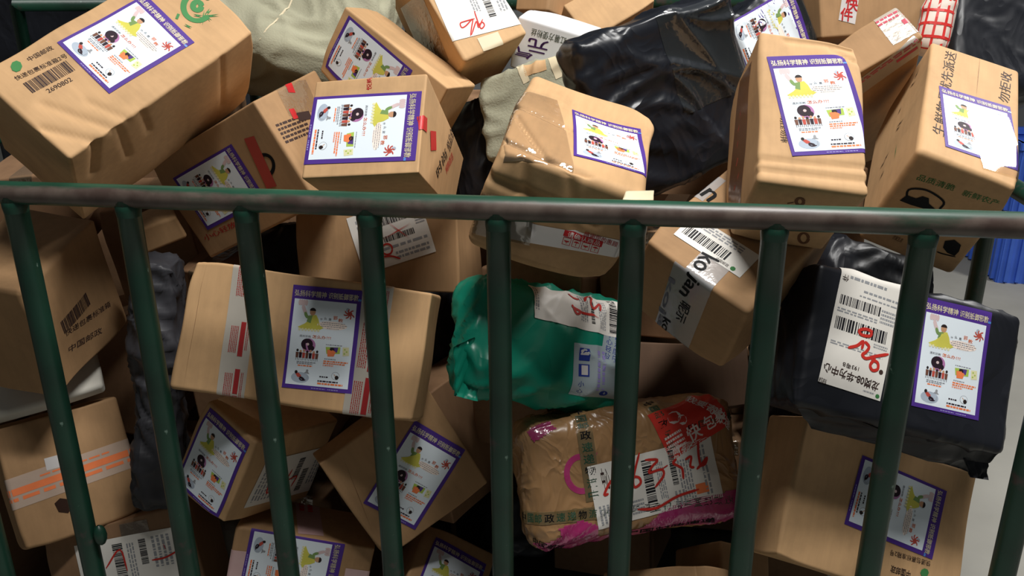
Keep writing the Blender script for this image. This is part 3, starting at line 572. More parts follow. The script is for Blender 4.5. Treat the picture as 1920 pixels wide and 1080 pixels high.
DECAL = {
 'A': [
   {"f": "+z", "k": "text", "s": "快递包裹标准箱2号", "o": [-0.1403, 0.0464], "e": [0.0749, -0.0089], "hg": 0.0076, "m": "ink_dark", "w": 0},
   {"f": "+z", "k": "text", "s": "中国邮政", "o": [-0.1075, 0.061], "e": [0.0371, -0.0031], "hg": 0.0077, "m": "ink_dark", "w": 0},
   {"f": "+z", "k": "text", "s": "2690802", "o": [-0.123, 0.008], "e": [0.0373, -0.0022], "hg": 0.0068, "m": "ink_dark", "w": 0},
   {"f": "+z", "k": "barcode", "q": [-0.1049, 0.0277, 0.0663, 0.019, -0.0464]},
   {"f": "+z", "k": "poly", "m": "ink_green", "L": [[[-0.1197, 0.0606], [-0.1257, 0.0568], [-0.1314, 0.0577], [-0.1335, 0.0628], [-0.1308, 0.0691], [-0.1249, 0.0729], [-0.1191, 0.072], [-0.117, 0.0669], [-0.1197, 0.0606]]]},
   {"f": "+z", "k": "ink", "m": "ink_green", "wd": 0.0085, "L": [[[0.1353, -0.0207], [0.1278, -0.0216], [0.121, -0.0204], [0.1155, -0.0172], [0.1119, -0.0124], [0.1106, -0.0063], [0.1115, 0.0004], [0.1148, 0.0071], [0.1199, 0.0131], [0.1266, 0.0178], [0.134, 0.0208], [0.1415, 0.0217], [0.1484, 0.0205], [0.1539, 0.0172], [0.1574, 0.0122], [0.1587, 0.0059], [0.1575, -0.0009]], [[0.1408, -0.0022], [0.1354, -0.0051], [0.1303, -0.0042], [0.1284, -0.0], [0.1308, 0.005], [0.1361, 0.0079], [0.1413, 0.0071], [0.1432, 0.0029], [0.1408, -0.0022]], [[0.1403, -0.0114], [0.1156, -0.0269]], [[0.1283, -0.0171], [0.149, -0.0298]], [[0.1283, -0.0171], [0.1192, -0.0069]], [[0.1321, -0.0175], [0.1321, -0.0306]], [[0.1473, -0.0141], [0.1341, -0.0177]], [[0.1034, 0.0057], [0.0943, 0.0005]], [[0.0961, -0.0126], [0.1005, -0.0241]]]}],
 'B': [
   {"f": "+z", "k": "redstrip", "q": [0.0803, 0.0073, 0.0212, 0.0863, -0.1769]},
   {"f": "+z", "k": "ink", "m": "ink_black", "wd": 0.006, "L": [[[0.0904, 0.0161], [0.095, 0.0152], [0.099, 0.0132], [0.1019, 0.0104], [0.1037, 0.0069], [0.1042, 0.003], [0.1034, -0.0012], [0.1013, -0.0053], [0.098, -0.009], [0.0938, -0.0121], [0.089, -0.0143], [0.0838, -0.0156], [0.0787, -0.0158], [0.074, -0.0149], [0.0699, -0.013]]]},
   {"f": "+z", "k": "text", "s": "小心轻放", "o": [-0.1195, -0.0634], "e": [0.0809, -0.0018], "hg": 0.0107, "m": "ink_red", "w": 0},
   {"f": "+x", "k": "textblock", "q": [-0.0447, 0.0247, 0.0769, 0.0365, -0.0961]},
   {"f": "+x", "k": "darktag", "q": [-0.0044, 0.0362, 0.035, 0.0142, -0.2077]},
   {"f": "+x", "k": "redtab", "q": [0.0051, 0.0866, 0.0168, 0.0191, -0.3174]},
   {"f": "+x", "k": "redtab", "q": [-0.0254, 0.0472, 0.0135, 0.0176, -0.2093]},
   {"f": "+x", "k": "clear_tape", "q": [0.0083, 0.0668, 0.0835, 0.0563, -0.2009]}],
 'C': [
   {"f": "+z", "k": "text", "s": "悦购", "o": [0.0034, 0.0546], "e": [-0.0013, 0.0202], "hg": 0.0074, "m": "ink_red", "w": 0},
   {"f": "+x", "k": "text", "s": "时尚", "o": [-0.0057, -0.0475], "e": [0.032, 0.0597], "hg": 0.0212, "m": "ink_black", "w": 0},
   {"f": "+x", "k": "redtab", "q": [-0.1066, 0.0019, 0.0288, 0.0201, 0.243]},
   {"f": "+x", "k": "redtab", "q": [-0.0543, -0.0, 0.0298, 0.0295, 0.4727]},
   {"f": "+x", "k": "text", "s": "悦品全球", "o": [0.0356, 0.0279], "e": [0.0085, 0.0592], "hg": 0.0238, "m": "ink_dark", "w": 0},
   {"f": "+x", "k": "text", "s": "网购首选", "o": [0.0375, -0.0166], "e": [0.0214, 0.0486], "hg": 0.0163, "m": "ink_red", "w": 0}],
 'E': [
   {"f": "+z", "k": "waybill", "q": [0.0067, -0.0193, 0.1298, 0.0998, -0.1591], "v": 1},
   {"f": "+z", "k": "cream_tape", "q": [-0.0041, -0.0846, 0.04, 0.0243, -0.0973]},
   {"f": "+z", "k": "ink", "m": "ink_redpen", "wd": 0.0022, "L": [[[-0.0076, -0.0381], [-0.0255, -0.0358], [-0.0352, -0.0359], [-0.0367, -0.0436], [-0.0279, -0.0432], [-0.0115, -0.0375], [-0.0214, -0.0501], [-0.0312, -0.0626]], [[-0.0285, -0.0616], [-0.0075, -0.0434], [-0.0102, -0.0548], [0.0049, -0.0444]], [[-0.0007, -0.0253], [-0.0061, -0.0482], [-0.007, -0.0583], [0.0013, -0.0555], [0.0009, -0.049], [-0.0109, -0.0524]]]},
   {"f": "-x", "k": "clear_tape", "q": [-0.0057, 0.0027, 0.1068, 0.117, -0.2958]}],
 'W': [
   {"f": "+z", "k": "text", "s": "红薯方便粉丝", "o": [0.0232, 0.0366], "e": [-0.0632, -0.0015], "hg": 0.013, "m": "ink_greygreen", "w": 0},
   {"f": "+z", "k": "text", "s": "元", "o": [-0.0056, 0.0207], "e": [-0.0357, -0.0028], "hg": 0.0229, "m": "ink_purple", "w": 1},
   {"f": "+z", "k": "text", "s": "气", "o": [-0.0293, 0.0024], "e": [-0.0337, -0.0042], "hg": 0.0209, "m": "ink_purple", "w": 1}],
 'K': [
   {"f": "+z", "k": "cream_tape", "q": [-0.0111, 0.058, 0.0126, 0.0374, 0.2199]},
   {"f": "+z", "k": "cream_tape", "q": [0.0457, 0.0571, 0.0129, 0.0481, 0.219]},
   {"f": "+z", "k": "paper_patch", "q": [0.0112, 0.0627, 0.04, 0.0239, 0.0546]}],
 'L': [
   {"f": "-y", "k": "white_tape", "q": [0.0246, -0.0174, 0.1525, 0.0278, 0.1504]},
   {"f": "-y", "k": "text", "s": "感谢您的惠顾", "o": [0.0427, -0.0047], "e": [0.0449, -0.0005], "hg": 0.0081, "m": "ink_red", "w": 0},
   {"f": "-y", "k": "pill", "q": [0.0438, -0.0082, 0.0515, 0.0088, 0.0159]},
   {"f": "-y", "k": "text", "s": "请确认商品", "o": [0.0234, -0.0124], "e": [0.043, 0.0012], "hg": 0.0072, "m": "ink_white", "w": 0},
   {"f": "-y", "k": "icons", "q": [0.0444, -0.0185, 0.0504, 0.0113, 0.0462]},
   {"f": "+z", "k": "clear_tape", "q": [-0.0688, -0.0405, 0.0956, 0.2022, 0.2705]},
   {"f": "-y", "k": "clear_tape", "q": [-0.0634, -0.0182, 0.0808, 0.0624, 0.1747]}],
 'M': [
   {"f": "+z", "k": "text", "s": "勿压勿摔", "o": [-0.0389, -0.0162], "e": [0.0005, -0.0398], "hg": 0.0086, "m": "ink_dark", "w": 0},
   {"f": "-x", "k": "brown_tape", "q": [-0.012, 0.0015, 0.0617, 0.2, -0.2378]},
   {"f": "-x", "k": "ink", "m": "ink_redsmear", "wd": 0.009, "L": [[[-0.0066, 0.0483], [-0.0084, 0.0345]], [[-0.0105, 0.0273], [-0.0204, 0.0186]], [[-0.017, 0.0057], [-0.0241, -0.0049]], [[-0.0178, -0.0229], [-0.025, -0.0317]], [[-0.0112, -0.049], [-0.0209, -0.0562]], [[-0.0258, -0.0589], [-0.0357, -0.0653]]]},
   {"f": "-y", "k": "ink", "m": "ink_brown", "wd": 0.004, "L": [[[-0.0007, 0.0425], [0.0002, 0.0374], [-0.0009, 0.0339], [-0.0035, 0.0332], [-0.0066, 0.0357], [-0.0091, 0.0404], [-0.0099, 0.0454], [-0.0088, 0.0489], [-0.0063, 0.0495], [-0.0031, 0.0471], [-0.0007, 0.0425]], [[-0.0113, 0.0372], [-0.0177, 0.033]], [[0.0363, -0.0457], [0.0377, -0.0532], [0.0364, -0.0585], [0.0328, -0.0595], [0.0284, -0.0558], [0.0248, -0.0489], [0.0234, -0.0414], [0.0248, -0.0362], [0.0283, -0.0352], [0.0327, -0.0388], [0.0363, -0.0457]]]},
   {"f": "-y", "k": "ink", "m": "ink_brown", "wd": 0.005, "L": [[[0.0657, -0.042], [0.068, -0.0766]]]}],
 'R': [
   {"f": "+z", "k": "text", "s": "生鲜物品优先派送", "o": [-0.0365, -0.0988], "e": [0.0098, 0.236], "hg": 0.0171, "m": "ink_dark", "w": 0},
   {"f": "+z", "k": "text", "s": "勿拒收", "o": [0.0526, 0.0465], "e": [0.0037, 0.0853], "hg": 0.0164, "m": "ink_dark", "w": 0},
   {"f": "-y", "k": "text", "s": "品质清脆", "o": [-0.0495, 0.0426], "e": [0.0481, 0.0032], "hg": 0.0099, "m": "ink_green", "w": 0},
   {"f": "-y", "k": "text", "s": "新鲜农产", "o": [0.0104, 0.0441], "e": [0.0479, 0.0035], "hg": 0.0098, "m": "ink_green", "w": 0},
   {"f": "-y", "k": "ink", "m": "ink_black", "wd": 0.003, "L": [[[-0.0446, 0.0086], [-0.0498, 0.0239], [-0.0352, 0.0324], [-0.0189, 0.0319], [-0.0018, 0.0249], [-0.0014, 0.0109]]]},
   {"f": "-y", "k": "poly", "m": "ink_black", "L": [[[-0.0514, 0.003], [-0.0479, 0.0149], [-0.035, 0.0156], [-0.0297, 0.0223], [-0.0212, 0.0228], [-0.0169, 0.015], [-0.0037, 0.0097], [-0.0166, 0.0049], [-0.0357, 0.003]]]},
   {"f": "-y", "k": "poly", "m": "ink_black", "L": [[[0.0315, -0.0321], [0.0409, -0.0247], [0.0524, -0.0291], [0.0558, -0.0403], [0.0551, -0.0497], [0.0442, -0.0492], [0.0348, -0.0434]]]},
   {"f": "-y", "k": "ink", "m": "cardmark", "wd": 0.003, "L": [[[0.0404, -0.0425], [0.0371, -0.0312]], [[0.0448, -0.0422], [0.0404, -0.0304]], [[0.0486, -0.0423], [0.0452, -0.031]]]},
   {"f": "-y", "k": "ink", "m": "ink_black", "wd": 0.002, "L": [[[0.0322, -0.0538], [0.0405, -0.0535], [0.0572, -0.0507]]]},
   {"f": "-y", "k": "text", "s": "农家生态", "o": [-0.0293, -0.0617], "e": [0.014, 0.0], "hg": 0.0082, "m": "ink_brown", "w": 0},
   {"f": "-x", "k": "ink", "m": "ink_black", "wd": 0.007, "L": [[[0.0493, 0.1187], [0.0352, 0.1061]], [[0.0431, 0.0934], [0.0232, 0.1013]], [[0.0046, 0.0751], [-0.0034, 0.0639]], [[0.0229, 0.0149], [0.0001, 0.0215]], [[0.0147, 0.0079], [-0.0016, 0.0122]], [[-0.0107, -0.0277], [-0.025, -0.0365]], [[-0.0183, -0.0384], [-0.0369, -0.0418]], [[-0.0168, -0.0648], [-0.0302, -0.077]]]},
   {"f": "-x", "k": "ink", "m": "ink_green", "wd": 0.004, "L": [[[0.0127, -0.0387], [0.0132, -0.0798]]]},
   {"f": "+z", "k": "gloss_tape", "q": [0.0341, -0.0636, 0.063, 0.1356, 0.2069]},
   {"f": "+z", "k": "ink", "m": "ink_brown", "wd": 0.0012, "L": [[[0.008, 0.1622], [0.005, 0.0285]]]}],
 'P': [
   {"f": "+z", "k": "clear_wrap", "q": [0.0728, 0.0571, 0.1326, 0.166, 0.0233]}],
 'P2': [
   {"f": "+z", "k": "clear_wrap", "q": [0.0535, 0.0004, 0.0771, 0.1319, -0.0134]}],
 'F': [
   {"f": "+z", "k": "ink", "m": "ink_brown", "wd": 0.0008, "L": [[[-0.1601, 0.0959], [-0.1598, -0.0942]]]},
   {"f": "+z", "k": "red_tape", "q": [-0.0939, -0.0001, 0.0411, 0.2301, 0.0331], "v": 1},
   {"f": "+z", "k": "red_tape", "q": [0.0993, -0.0051, 0.0466, 0.2177, -0.0015], "v": 2}],
 'U': [
   {"f": "+z", "k": "ink", "m": "ink_brown", "wd": 0.001, "L": [[[-0.0651, 0.095], [-0.0944, -0.0476]]]}],
 'KS': [
   {"f": "+z", "k": "ink", "m": "masking_tape", "wd": 0.003, "L": [[[0.0097, -0.0117], [0.007, -0.0552], [-0.0027, -0.0954], [-0.0126, -0.1426]]]}],
 'BX': [
   {"f": "+z", "k": "white_tape", "q": [-0.0604, 0.0022, 0.0359, 0.0773, -0.2635]},
   {"f": "+z", "k": "text", "s": "快", "o": [-0.0726, -0.0133], "e": [0.0252, -0.005], "hg": 0.0224, "m": "ink_red", "w": 1},
   {"f": "+z", "k": "text", "s": "件", "o": [-0.0853, -0.0307], "e": [0.0251, -0.0051], "hg": 0.0217, "m": "ink_red", "w": 1}],
 'Q': [
   {"f": "+z", "k": "waybill", "q": [-0.0485, 0.0084, 0.107, 0.0495, -1.5465], "v": 2},
   {"f": "+z", "k": "film_tape", "q": [0.0313, 0.0893, 0.0388, 0.0572, -1.5583]},
   {"f": "+z", "k": "text", "s": "an", "o": [0.013, 0.1008], "e": [-0.0049, -0.0372], "hg": 0.0212, "m": "ink_black", "w": 1},
   {"f": "+z", "k": "film_tape", "q": [-0.0984, -0.0075, 0.0447, 0.063, -1.5381]},
   {"f": "+z", "k": "text", "s": "ko", "o": [-0.072, 0.0148], "e": [-0.0289, -0.0042], "hg": 0.0255, "m": "ink_black", "w": 1},
   {"f": "-x", "k": "film_tape", "q": [-0.0028, 0.0013, 0.0621, 0.1563, -1.5795]},
   {"f": "-x", "k": "text", "s": "jan", "o": [0.0746, 0.0092], "e": [-0.0461, 0.0084], "hg": 0.0226, "m": "ink_black", "w": 1},
   {"f": "-x", "k": "text", "s": "昵示", "o": [0.0158, 0.0054], "e": [-0.0445, 0.0005], "hg": 0.0169, "m": "ink_black", "w": 0},
   {"f": "-x", "k": "text", "s": "kojan", "o": [0.0407, 0.0351], "e": [-0.1473, -0.0035], "hg": 0.0134, "m": "ink_grey", "w": 1},
   {"f": "-x", "k": "text", "s": "kojan", "o": [-0.0454, 0.027], "e": [-0.064, -0.0061], "hg": 0.0174, "m": "ink_black", "w": 1}],
 'G': [
   {"f": "+z", "k": "waybill", "q": [0.0306, 0.024, 0.1397, 0.0997, 0.2979], "v": 3},
   {"f": "+z", "k": "ink", "m": "ink_redpen", "wd": 0.004, "L": [[[0.0262, 0.0457], [0.0669, 0.0173]], [[0.0689, 0.044], [0.018, 0.0169]]]},
   {"f": "+z", "k": "ink", "m": "ink_redpen", "wd": 0.003, "L": [[[0.034, -0.0001], [0.0309, -0.0065], [0.0238, -0.0092], [0.0169, -0.0066], [0.0143, -0.0003], [0.0175, 0.0062], [0.0246, 0.0089], [0.0314, 0.0063], [0.034, -0.0001]], [[0.0127, -0.0139], [0.0316, -0.0118], [0.048, -0.0161]]]}],
 'H': [
   {"f": "+z", "k": "barcode", "q": [-0.0085, -0.0016, 0.0747, 0.0258, 0.0694]},
   {"f": "+z", "k": "text", "s": "快递包裹标准箱", "o": [-0.0447, -0.0236], "e": [0.1142, -0.0266], "hg": 0.0111, "m": "ink_dark", "w": 0},
   {"f": "+z", "k": "text", "s": "中国邮政", "o": [-0.048, -0.0561], "e": [0.0784, -0.0216], "hg": 0.0122, "m": "ink_dark", "w": 0}],
 'I': [
   {"f": "+z", "k": "orange_tape", "q": [-0.003, -0.0027, 0.2217, 0.0518, 0.0406]},
   {"f": "+z", "k": "orange_tape2", "q": [-0.0205, 0.0246, 0.0307, 0.0205, -0.0285]},
   {"f": "+z", "k": "poly", "m": "hole", "L": [[[-0.038, -0.0421], [-0.0284, -0.0364], [-0.0151, -0.0432], [-0.013, -0.0553], [-0.022, -0.065], [-0.0352, -0.0581]]]}],
 'O': [
   {"f": "+x", "k": "waybill", "q": [0.0289, -0.0153, 0.1701, 0.0916, -0.0624], "v": 4},
   {"f": "+x", "k": "ink", "m": "ink_redpen", "wd": 0.003, "L": [[[-0.0239, -0.0143], [-0.0198, -0.0368], [-0.0091, -0.0295]], [[0.0207, -0.0007], [0.0182, -0.0216], [0.039, -0.019], [0.0351, -0.0399]], [[0.0853, 0.0277], [0.0917, 0.0016]]]}],
 'V': [
   {"f": "+y", "k": "pink_tape", "q": [-0.0141, 0.0603, 0.0413, 0.2381, 0.1692]},
   {"f": "+z", "k": "pink_tape", "q": [-0.0985, -0.0039, 0.0285, 0.0453, 0.0432]},
   {"f": "+z", "k": "pink_tape", "q": [0.0947, -0.0048, 0.0461, 0.0434, 0.0168]}],
 'EE': [
   {"f": "+z", "k": "waybill", "q": [0.0109, 0.0161, 0.1811, 0.0899, -0.0625], "v": 5},
   {"f": "+z", "k": "ink", "m": "ink_redpen", "wd": 0.003, "L": [[[-0.0322, 0.0149], [0.0, 0.0406], [0.0035, 0.0012]], [[0.0501, 0.0089], [0.0744, 0.0077], [0.0997, 0.0139]], [[0.0767, 0.0331], [0.0795, 0.0189]]]},
   {"f": "+z", "k": "clear_tape", "q": [0.0317, 0.0262, 0.0513, 0.1102, -0.0595]}],
 'Y': [
   {"f": "+z", "k": "waybill", "q": [0.0264, -0.0168, 0.2094, 0.0953, 0.0857], "v": 6},
   {"f": "+z", "k": "ink", "m": "ink_redpen", "wd": 0.004, "L": [[[-0.0442, -0.002], [-0.052, -0.0104], [-0.0595, -0.0229], [-0.0525, -0.0224]], [[0.0032, 0.0316], [-0.008, 0.0032], [-0.0116, -0.0124], [-0.0089, -0.0193], [0.0004, -0.0142], [-0.0012, -0.0058], [-0.0113, -0.0028]], [[0.0114, 0.0191], [0.0322, 0.0162], [0.0224, 0.0078], [0.016, -0.0011], [0.0375, 0.0007], [0.0398, -0.0094], [0.0238, -0.0249]], [[0.0375, 0.0007], [0.0487, 0.0056]], [[0.064, 0.0133], [0.0579, 0.0076], [0.0662, 0.0015], [0.0718, -0.0042], [0.0718, -0.019]], [[0.078, 0.0097], [0.0892, 0.0131], [0.0857, -0.0013], [0.0926, -0.0039]], [[0.1037, 0.035], [0.1023, 0.0162], [0.1033, -0.0054]], [[0.0957, -0.0076], [0.1077, 0.0006], [0.1159, 0.0077], [0.1111, -0.0016], [0.1008, -0.0034]], [[-0.0085, -0.0532], [0.0219, -0.0555], [0.0589, -0.0432], [0.0956, -0.0381]]]},
   {"f": "+z", "k": "sticker", "q": [0.0963, 0.0707, 0.1215, 0.0811, 0.3771]},
   {"f": "+z", "k": "text", "s": "我要寄快递", "o": [0.0938, 0.1101], "e": [0.069, -0.0671], "hg": 0.0171, "m": "ink_white", "w": 1},
   {"f": "+z", "k": "china_tape", "q": [-0.0783, 0.0508, 0.0254, 0.1605, 0.0197]},
   {"f": "+z", "k": "china_tape", "q": [-0.02, -0.0508, 0.377, 0.0193, -0.0582]},
   {"f": "+z", "k": "china_tape", "q": [0.0457, 0.0764, 0.0234, 0.1001, 0.2328]},
   {"f": "+z", "k": "china_tape", "q": [0.1431, 0.063, 0.1124, 0.0192, 0.0961]},
   {"f": "+z", "k": "poly", "m": "pink_film", "L": [[[0.0298, -0.0632], [0.0761, -0.0499], [0.1262, -0.0493], [0.1681, -0.0473], [0.1665, -0.097], [0.08, -0.0915], [-0.0084, -0.0894]], [[-0.137, -0.0607], [-0.0988, -0.055], [-0.0747, -0.0668], [-0.0762, -0.0943], [-0.1273, -0.0858]], [[-0.1777, 0.0944], [-0.1299, 0.1159], [-0.1206, 0.0869], [-0.16, 0.0684]]]},
   {"f": "+z", "k": "poly", "m": "pink_film", "L": [[[-0.1256, -0.0704], [-0.0686, -0.0876], [0.0357, -0.0884], [0.164, -0.08], [0.1591, -0.1041], [0.0232, -0.1188], [-0.0897, -0.1237], [-0.1636, -0.1149], [-0.1887, -0.0834], [-0.1598, -0.0805]]]},
   {"f": "+z", "k": "text", "s": "中国邮政速递", "o": [-0.0281, -0.1086], "e": [0.1477, 0.0067], "hg": 0.016, "m": "ink_black", "w": 1},
   {"f": "+z", "k": "text", "s": "中国邮政", "o": [-0.1887, -0.0834], "e": [0.0588, -0.0255], "hg": 0.0156, "m": "ink_black", "w": 1},
   {"f": "+z", "k": "ink", "m": "pink_film", "wd": 0.009, "L": [[[-0.075, -0.0059], [-0.0802, -0.0097], [-0.0862, -0.0119], [-0.0926, -0.0123], [-0.0988, -0.0109], [-0.1044, -0.0077], [-0.1091, -0.003], [-0.1124, 0.0028], [-0.1142, 0.0094], [-0.1143, 0.0162], [-0.1127, 0.0228], [-0.1095, 0.0286], [-0.105, 0.0333], [-0.0994, 0.0366], [-0.0933, 0.0381], [-0.0869, 0.0377], [-0.0808, 0.0355], [-0.0755, 0.0317], [-0.0714, 0.0264]], [[-0.0638, 0.0433], [-0.0721, 0.0309]]]},
   {"f": "+z", "k": "ink", "m": "ink_black", "wd": 0.0025, "L": [[[-0.129, -0.0636], [-0.1248, -0.0784], [-0.1212, -0.0908], [-0.1166, -0.1018]]]}],
 'Z': [
   {"f": "+z", "k": "waybill", "q": [0.0638, 0.0529, 0.2565, 0.0666, -0.0295], "v": 7},
   {"f": "+z", "k": "ink", "m": "ink_redpen", "wd": 0.0038, "L": [[[0.0089, 0.0772], [0.0178, 0.0703], [0.029, 0.069]], [[0.0369, 0.0652], [0.0462, 0.0773], [0.0602, 0.0808], [0.0518, 0.0662], [0.0574, 0.0586], [0.0716, 0.068], [0.069, 0.0563]], [[0.0143, 0.0535], [0.0186, 0.0433], [0.0254, 0.0478], [0.0143, 0.0535], [0.0121, 0.0574]], [[0.0254, 0.0461], [0.0401, 0.047], [0.0573, 0.0482]], [[0.0458, 0.0522], [0.0664, 0.0429]]]},
   {"f": "+z", "k": "text", "s": "务中心", "o": [0.1703, 0.0548], "e": [0.0025, -0.0301], "hg": 0.0121, "m": "ink_dark", "w": 0},
   {"f": "+z", "k": "blue_tape", "q": [0.0601, -0.0429, 0.0949, 0.0851, 0.0633]},
   {"f": "+z", "k": "blue_tape2", "q": [0.0921, 0.0032, 0.0401, 0.05, -0.2189]}],
 'BB': [
   {"f": "+z", "k": "waybill", "q": [-0.0826, 0.022, 0.094, 0.1713, -0.0609], "v": 8},
   {"f": "+z", "k": "text", "s": "龙岗08-华为中心", "o": [-0.0459, -0.0427], "e": [-0.0839, 0.0091], "hg": 0.0125, "m": "ink_dark", "w": 1},
   {"f": "+z", "k": "text", "s": "193粤B", "o": [-0.0798, -0.0287], "e": [-0.0243, 0.0017], "hg": 0.0068, "m": "ink_dark", "w": 0},
   {"f": "+z", "k": "text", "s": "件", "o": [-0.1138, 0.0882], "e": [-0.009, 0.0007], "hg": 0.0091, "m": "ink_dark", "w": 0},
   {"f": "+z", "k": "text", "s": "快递包裹", "o": [-0.1226, -0.0556], "e": [-0.0113, 0.0017], "hg": 0.0074, "m": "ink_dark", "w": 0},
   {"f": "+z", "k": "ink", "m": "ink_redpen", "wd": 0.0042, "L": [[[-0.0672, 0.0223], [-0.0787, 0.0232], [-0.0876, 0.0189], [-0.0827, 0.0142], [-0.0708, 0.0155], [-0.0686, 0.0212]], [[-0.1005, -0.0074], [-0.0879, -0.0016], [-0.0796, 0.0062], [-0.0801, -0.0048]], [[-0.0773, 0.0067], [-0.0699, 0.0012], [-0.0733, -0.0069], [-0.0781, -0.0116], [-0.0718, -0.0153], [-0.0583, -0.0093], [-0.0385, -0.0018]], [[-0.0638, -0.0149], [-0.0537, -0.0169], [-0.0522, -0.0253], [-0.0597, -0.0285], [-0.0641, -0.0222], [-0.0578, -0.0121]]]}],
 'CC': [
   {"f": "+z", "k": "text", "s": "快递包裹标准箱2号", "o": [0.0923, -0.043], "e": [-0.0682, -0.0013], "hg": 0.008, "m": "ink_dark", "w": 0},
   {"f": "+z", "k": "text", "s": "中国邮政", "o": [0.0631, -0.0646], "e": [-0.0326, -0.0002], "hg": 0.0103, "m": "ink_dark", "w": 1},
   {"f": "+z", "k": "poly", "m": "ink_green", "L": [[[0.0921, -0.0592], [0.0909, -0.0639], [0.0864, -0.0669], [0.0811, -0.0665], [0.0782, -0.0629], [0.0794, -0.0583], [0.0839, -0.0552], [0.0892, -0.0556], [0.0921, -0.0592]]]}],
 'S': [
   {"f": "+z", "k": "red_tape", "q": [0.0386, 0.0057, 0.0486, 0.057, -0.0343], "v": 3},
   {"f": "-y", "k": "red_tape", "q": [0.0003, 0.1371, 0.1038, 0.0517, 0.2697], "v": 3}],
 'RN': [
   {"f": "+z", "k": "net", "q": [-0.0, -0.0, 0.0478, 0.1094, -0.0016]}]}

# ------------------------------------------------------------------ the setting
def slab(name, x0, x1, y0, y1, z0, z1, mat, parent=None):
    v = [(x, y, z) for x in (x0, x1) for y in (y0, y1) for z in (z0, z1)]
    f = [(0, 1, 3, 2), (4, 6, 7, 5), (0, 4, 5, 1), (2, 3, 7, 6), (0, 2, 6, 4), (1, 5, 7, 3)]
    return mesh_obj(name, v, f, mat, parent)
tag(slab('floor', -6, 7, -4, 6.2, -.1, 0, 'concrete'), kind='structure')
tag(slab('wall_back', -6, 7, 6.0, 6.2, 0, 3.6, 'wall_paint'), kind='structure')

# ------------------------------------------------------------------ the green steel cage
def tube(name, pts, r, mat, parent, n=18):
    P = [Vector(p) for p in pts]; V, F = [], []
    for i, p in enumerate(P):
        d = (P[min(i + 1, len(P) - 1)] - P[max(i - 1, 0)]).normalized(); up = Vector((0, 0, 1)) if abs(d.z) < .9 else Vector((0, 1, 0))
        a = d.cross(up).normalized(); b = a.cross(d)
        for k in range(n):
            t = 2 * math.pi * k / n; V.append(p + (a * math.cos(t) + b * math.sin(t)) * r)
    for i in range(len(P) - 1):
        for k in range(n): F.append((i * n + k, i * n + (k + 1) % n, (i + 1) * n + (k + 1) % n, (i + 1) * n + k))
    F.append(tuple(range(n))); F.append(tuple(range(len(V) - 1, len(V) - 1 - n, -1)))
    return mesh_obj(name, V, F, mat, parent, smooth=True)
XL, XR, YB, SP, RR = -1.32, .80, .93, .165, .0155
cage = empty('parcel_cage', (0, 0, 0)); tag(cage, 'dark green tubular steel cage with worn paint holding the parcels', 'cage')
rail = tube('top_rail', [(XL + i * (XR - XL) / 24, 0, 0) for i in range(25)], RR, 'worn_rail_paint', cage); rail.location = (0, 0, 1.0)
proto = None; X0 = list(np.arange(-8, 5) * SP)
def weld(parent, z, r=.0182):
    V, F = [], []; n = 18
    for i, (dz, k) in enumerate(((.0065, .74), (-.0005, .90), (-.006, .91), (-.014, .852))):
        for j in range(n): V.append((r * k * math.cos(2 * math.pi * j / n), r * k * math.sin(2 * math.pi * j / n), z + dz))
    for i in range(3):
        for j in range(n): F.append((i * n + j, i * n + (j + 1) % n, (i + 1) * n + (j + 1) % n, (i + 1) * n + j))
    return mesh_obj('weld_bead', V, F, 'green_paint', parent, smooth=True)
for x in X0:
    b = tube('vertical_bar', [(0, 0, z) for z in np.linspace(-.86, -.004, 9)], RR, 'green_paint', cage); b.location = (x, 0, 1.0)
    weld(b, -.0125)
lug = mesh_obj('lock_lug', *(lambda v, f: (v, f))(*[[(.010 * math.cos(a) * math.cos(e) + .012, .010 * math.sin(a) * math.cos(e), .018 * math.sin(e)) for e in np.linspace(-1.4, 1.4, 7) for a in np.linspace(0, 2 * math.pi, 12, endpoint=False)],
    [(i * 12 + j, i * 12 + (j + 1) % 12, (i + 1) * 12 + (j + 1) % 12, (i + 1) * 12 + j) for i in range(6) for j in range(12)]]), 'green_paint', cage, smooth=True); lug.location = (-.648, 0, .455)
tube('corner_post', [(XR, 0, z) for z in (.02, .5, 1.0)], RR, 'green_paint', cage); tube('corner_post', [(XL, 0, z) for z in (.02, .5, 1.0)], RR, 'green_paint', cage)
tube('corner_post', [(XR, YB, z) for z in (.02, .5, 1.21)], RR, 'green_paint', cage); tube('corner_post', [(XL, YB, z) for z in (.02, .5, 1.21)], RR, 'green_paint', cage)
tube('back_rail', [(XL, YB, 1.21), (XR, YB, 1.21)], RR, 'green_paint', cage); tube('bottom_rail', [(XL, 0, .13), (XR, 0, .13)], RR, 'green_paint', cage); tube('bottom_rail', [(XL, YB, .13), (XR, YB, .13)], RR, 'green_paint', cage)
for x in (XL, XR):
    tube('side_rail', [(x, 0, .92), (x, YB, .92)], RR, 'green_paint', cage); tube('side_rail', [(x, 0, .13), (x, YB, .13)], RR, 'green_paint', cage)
    for y in (.30, .62): tube('vertical_bar', [(x, y, .13), (x, y, .5), (x, y, .92)], RR, 'green_paint', cage)
for x in np.linspace(XL, XR, 12)[1:-1]: tube('vertical_bar', [(x, YB, .13), (x, YB, .6), (x, YB, 1.21)], RR * .8, 'green_paint', cage)
slab('base_plate', XL, XR, 0, YB, .10, .118, 'steel_sheet', cage)

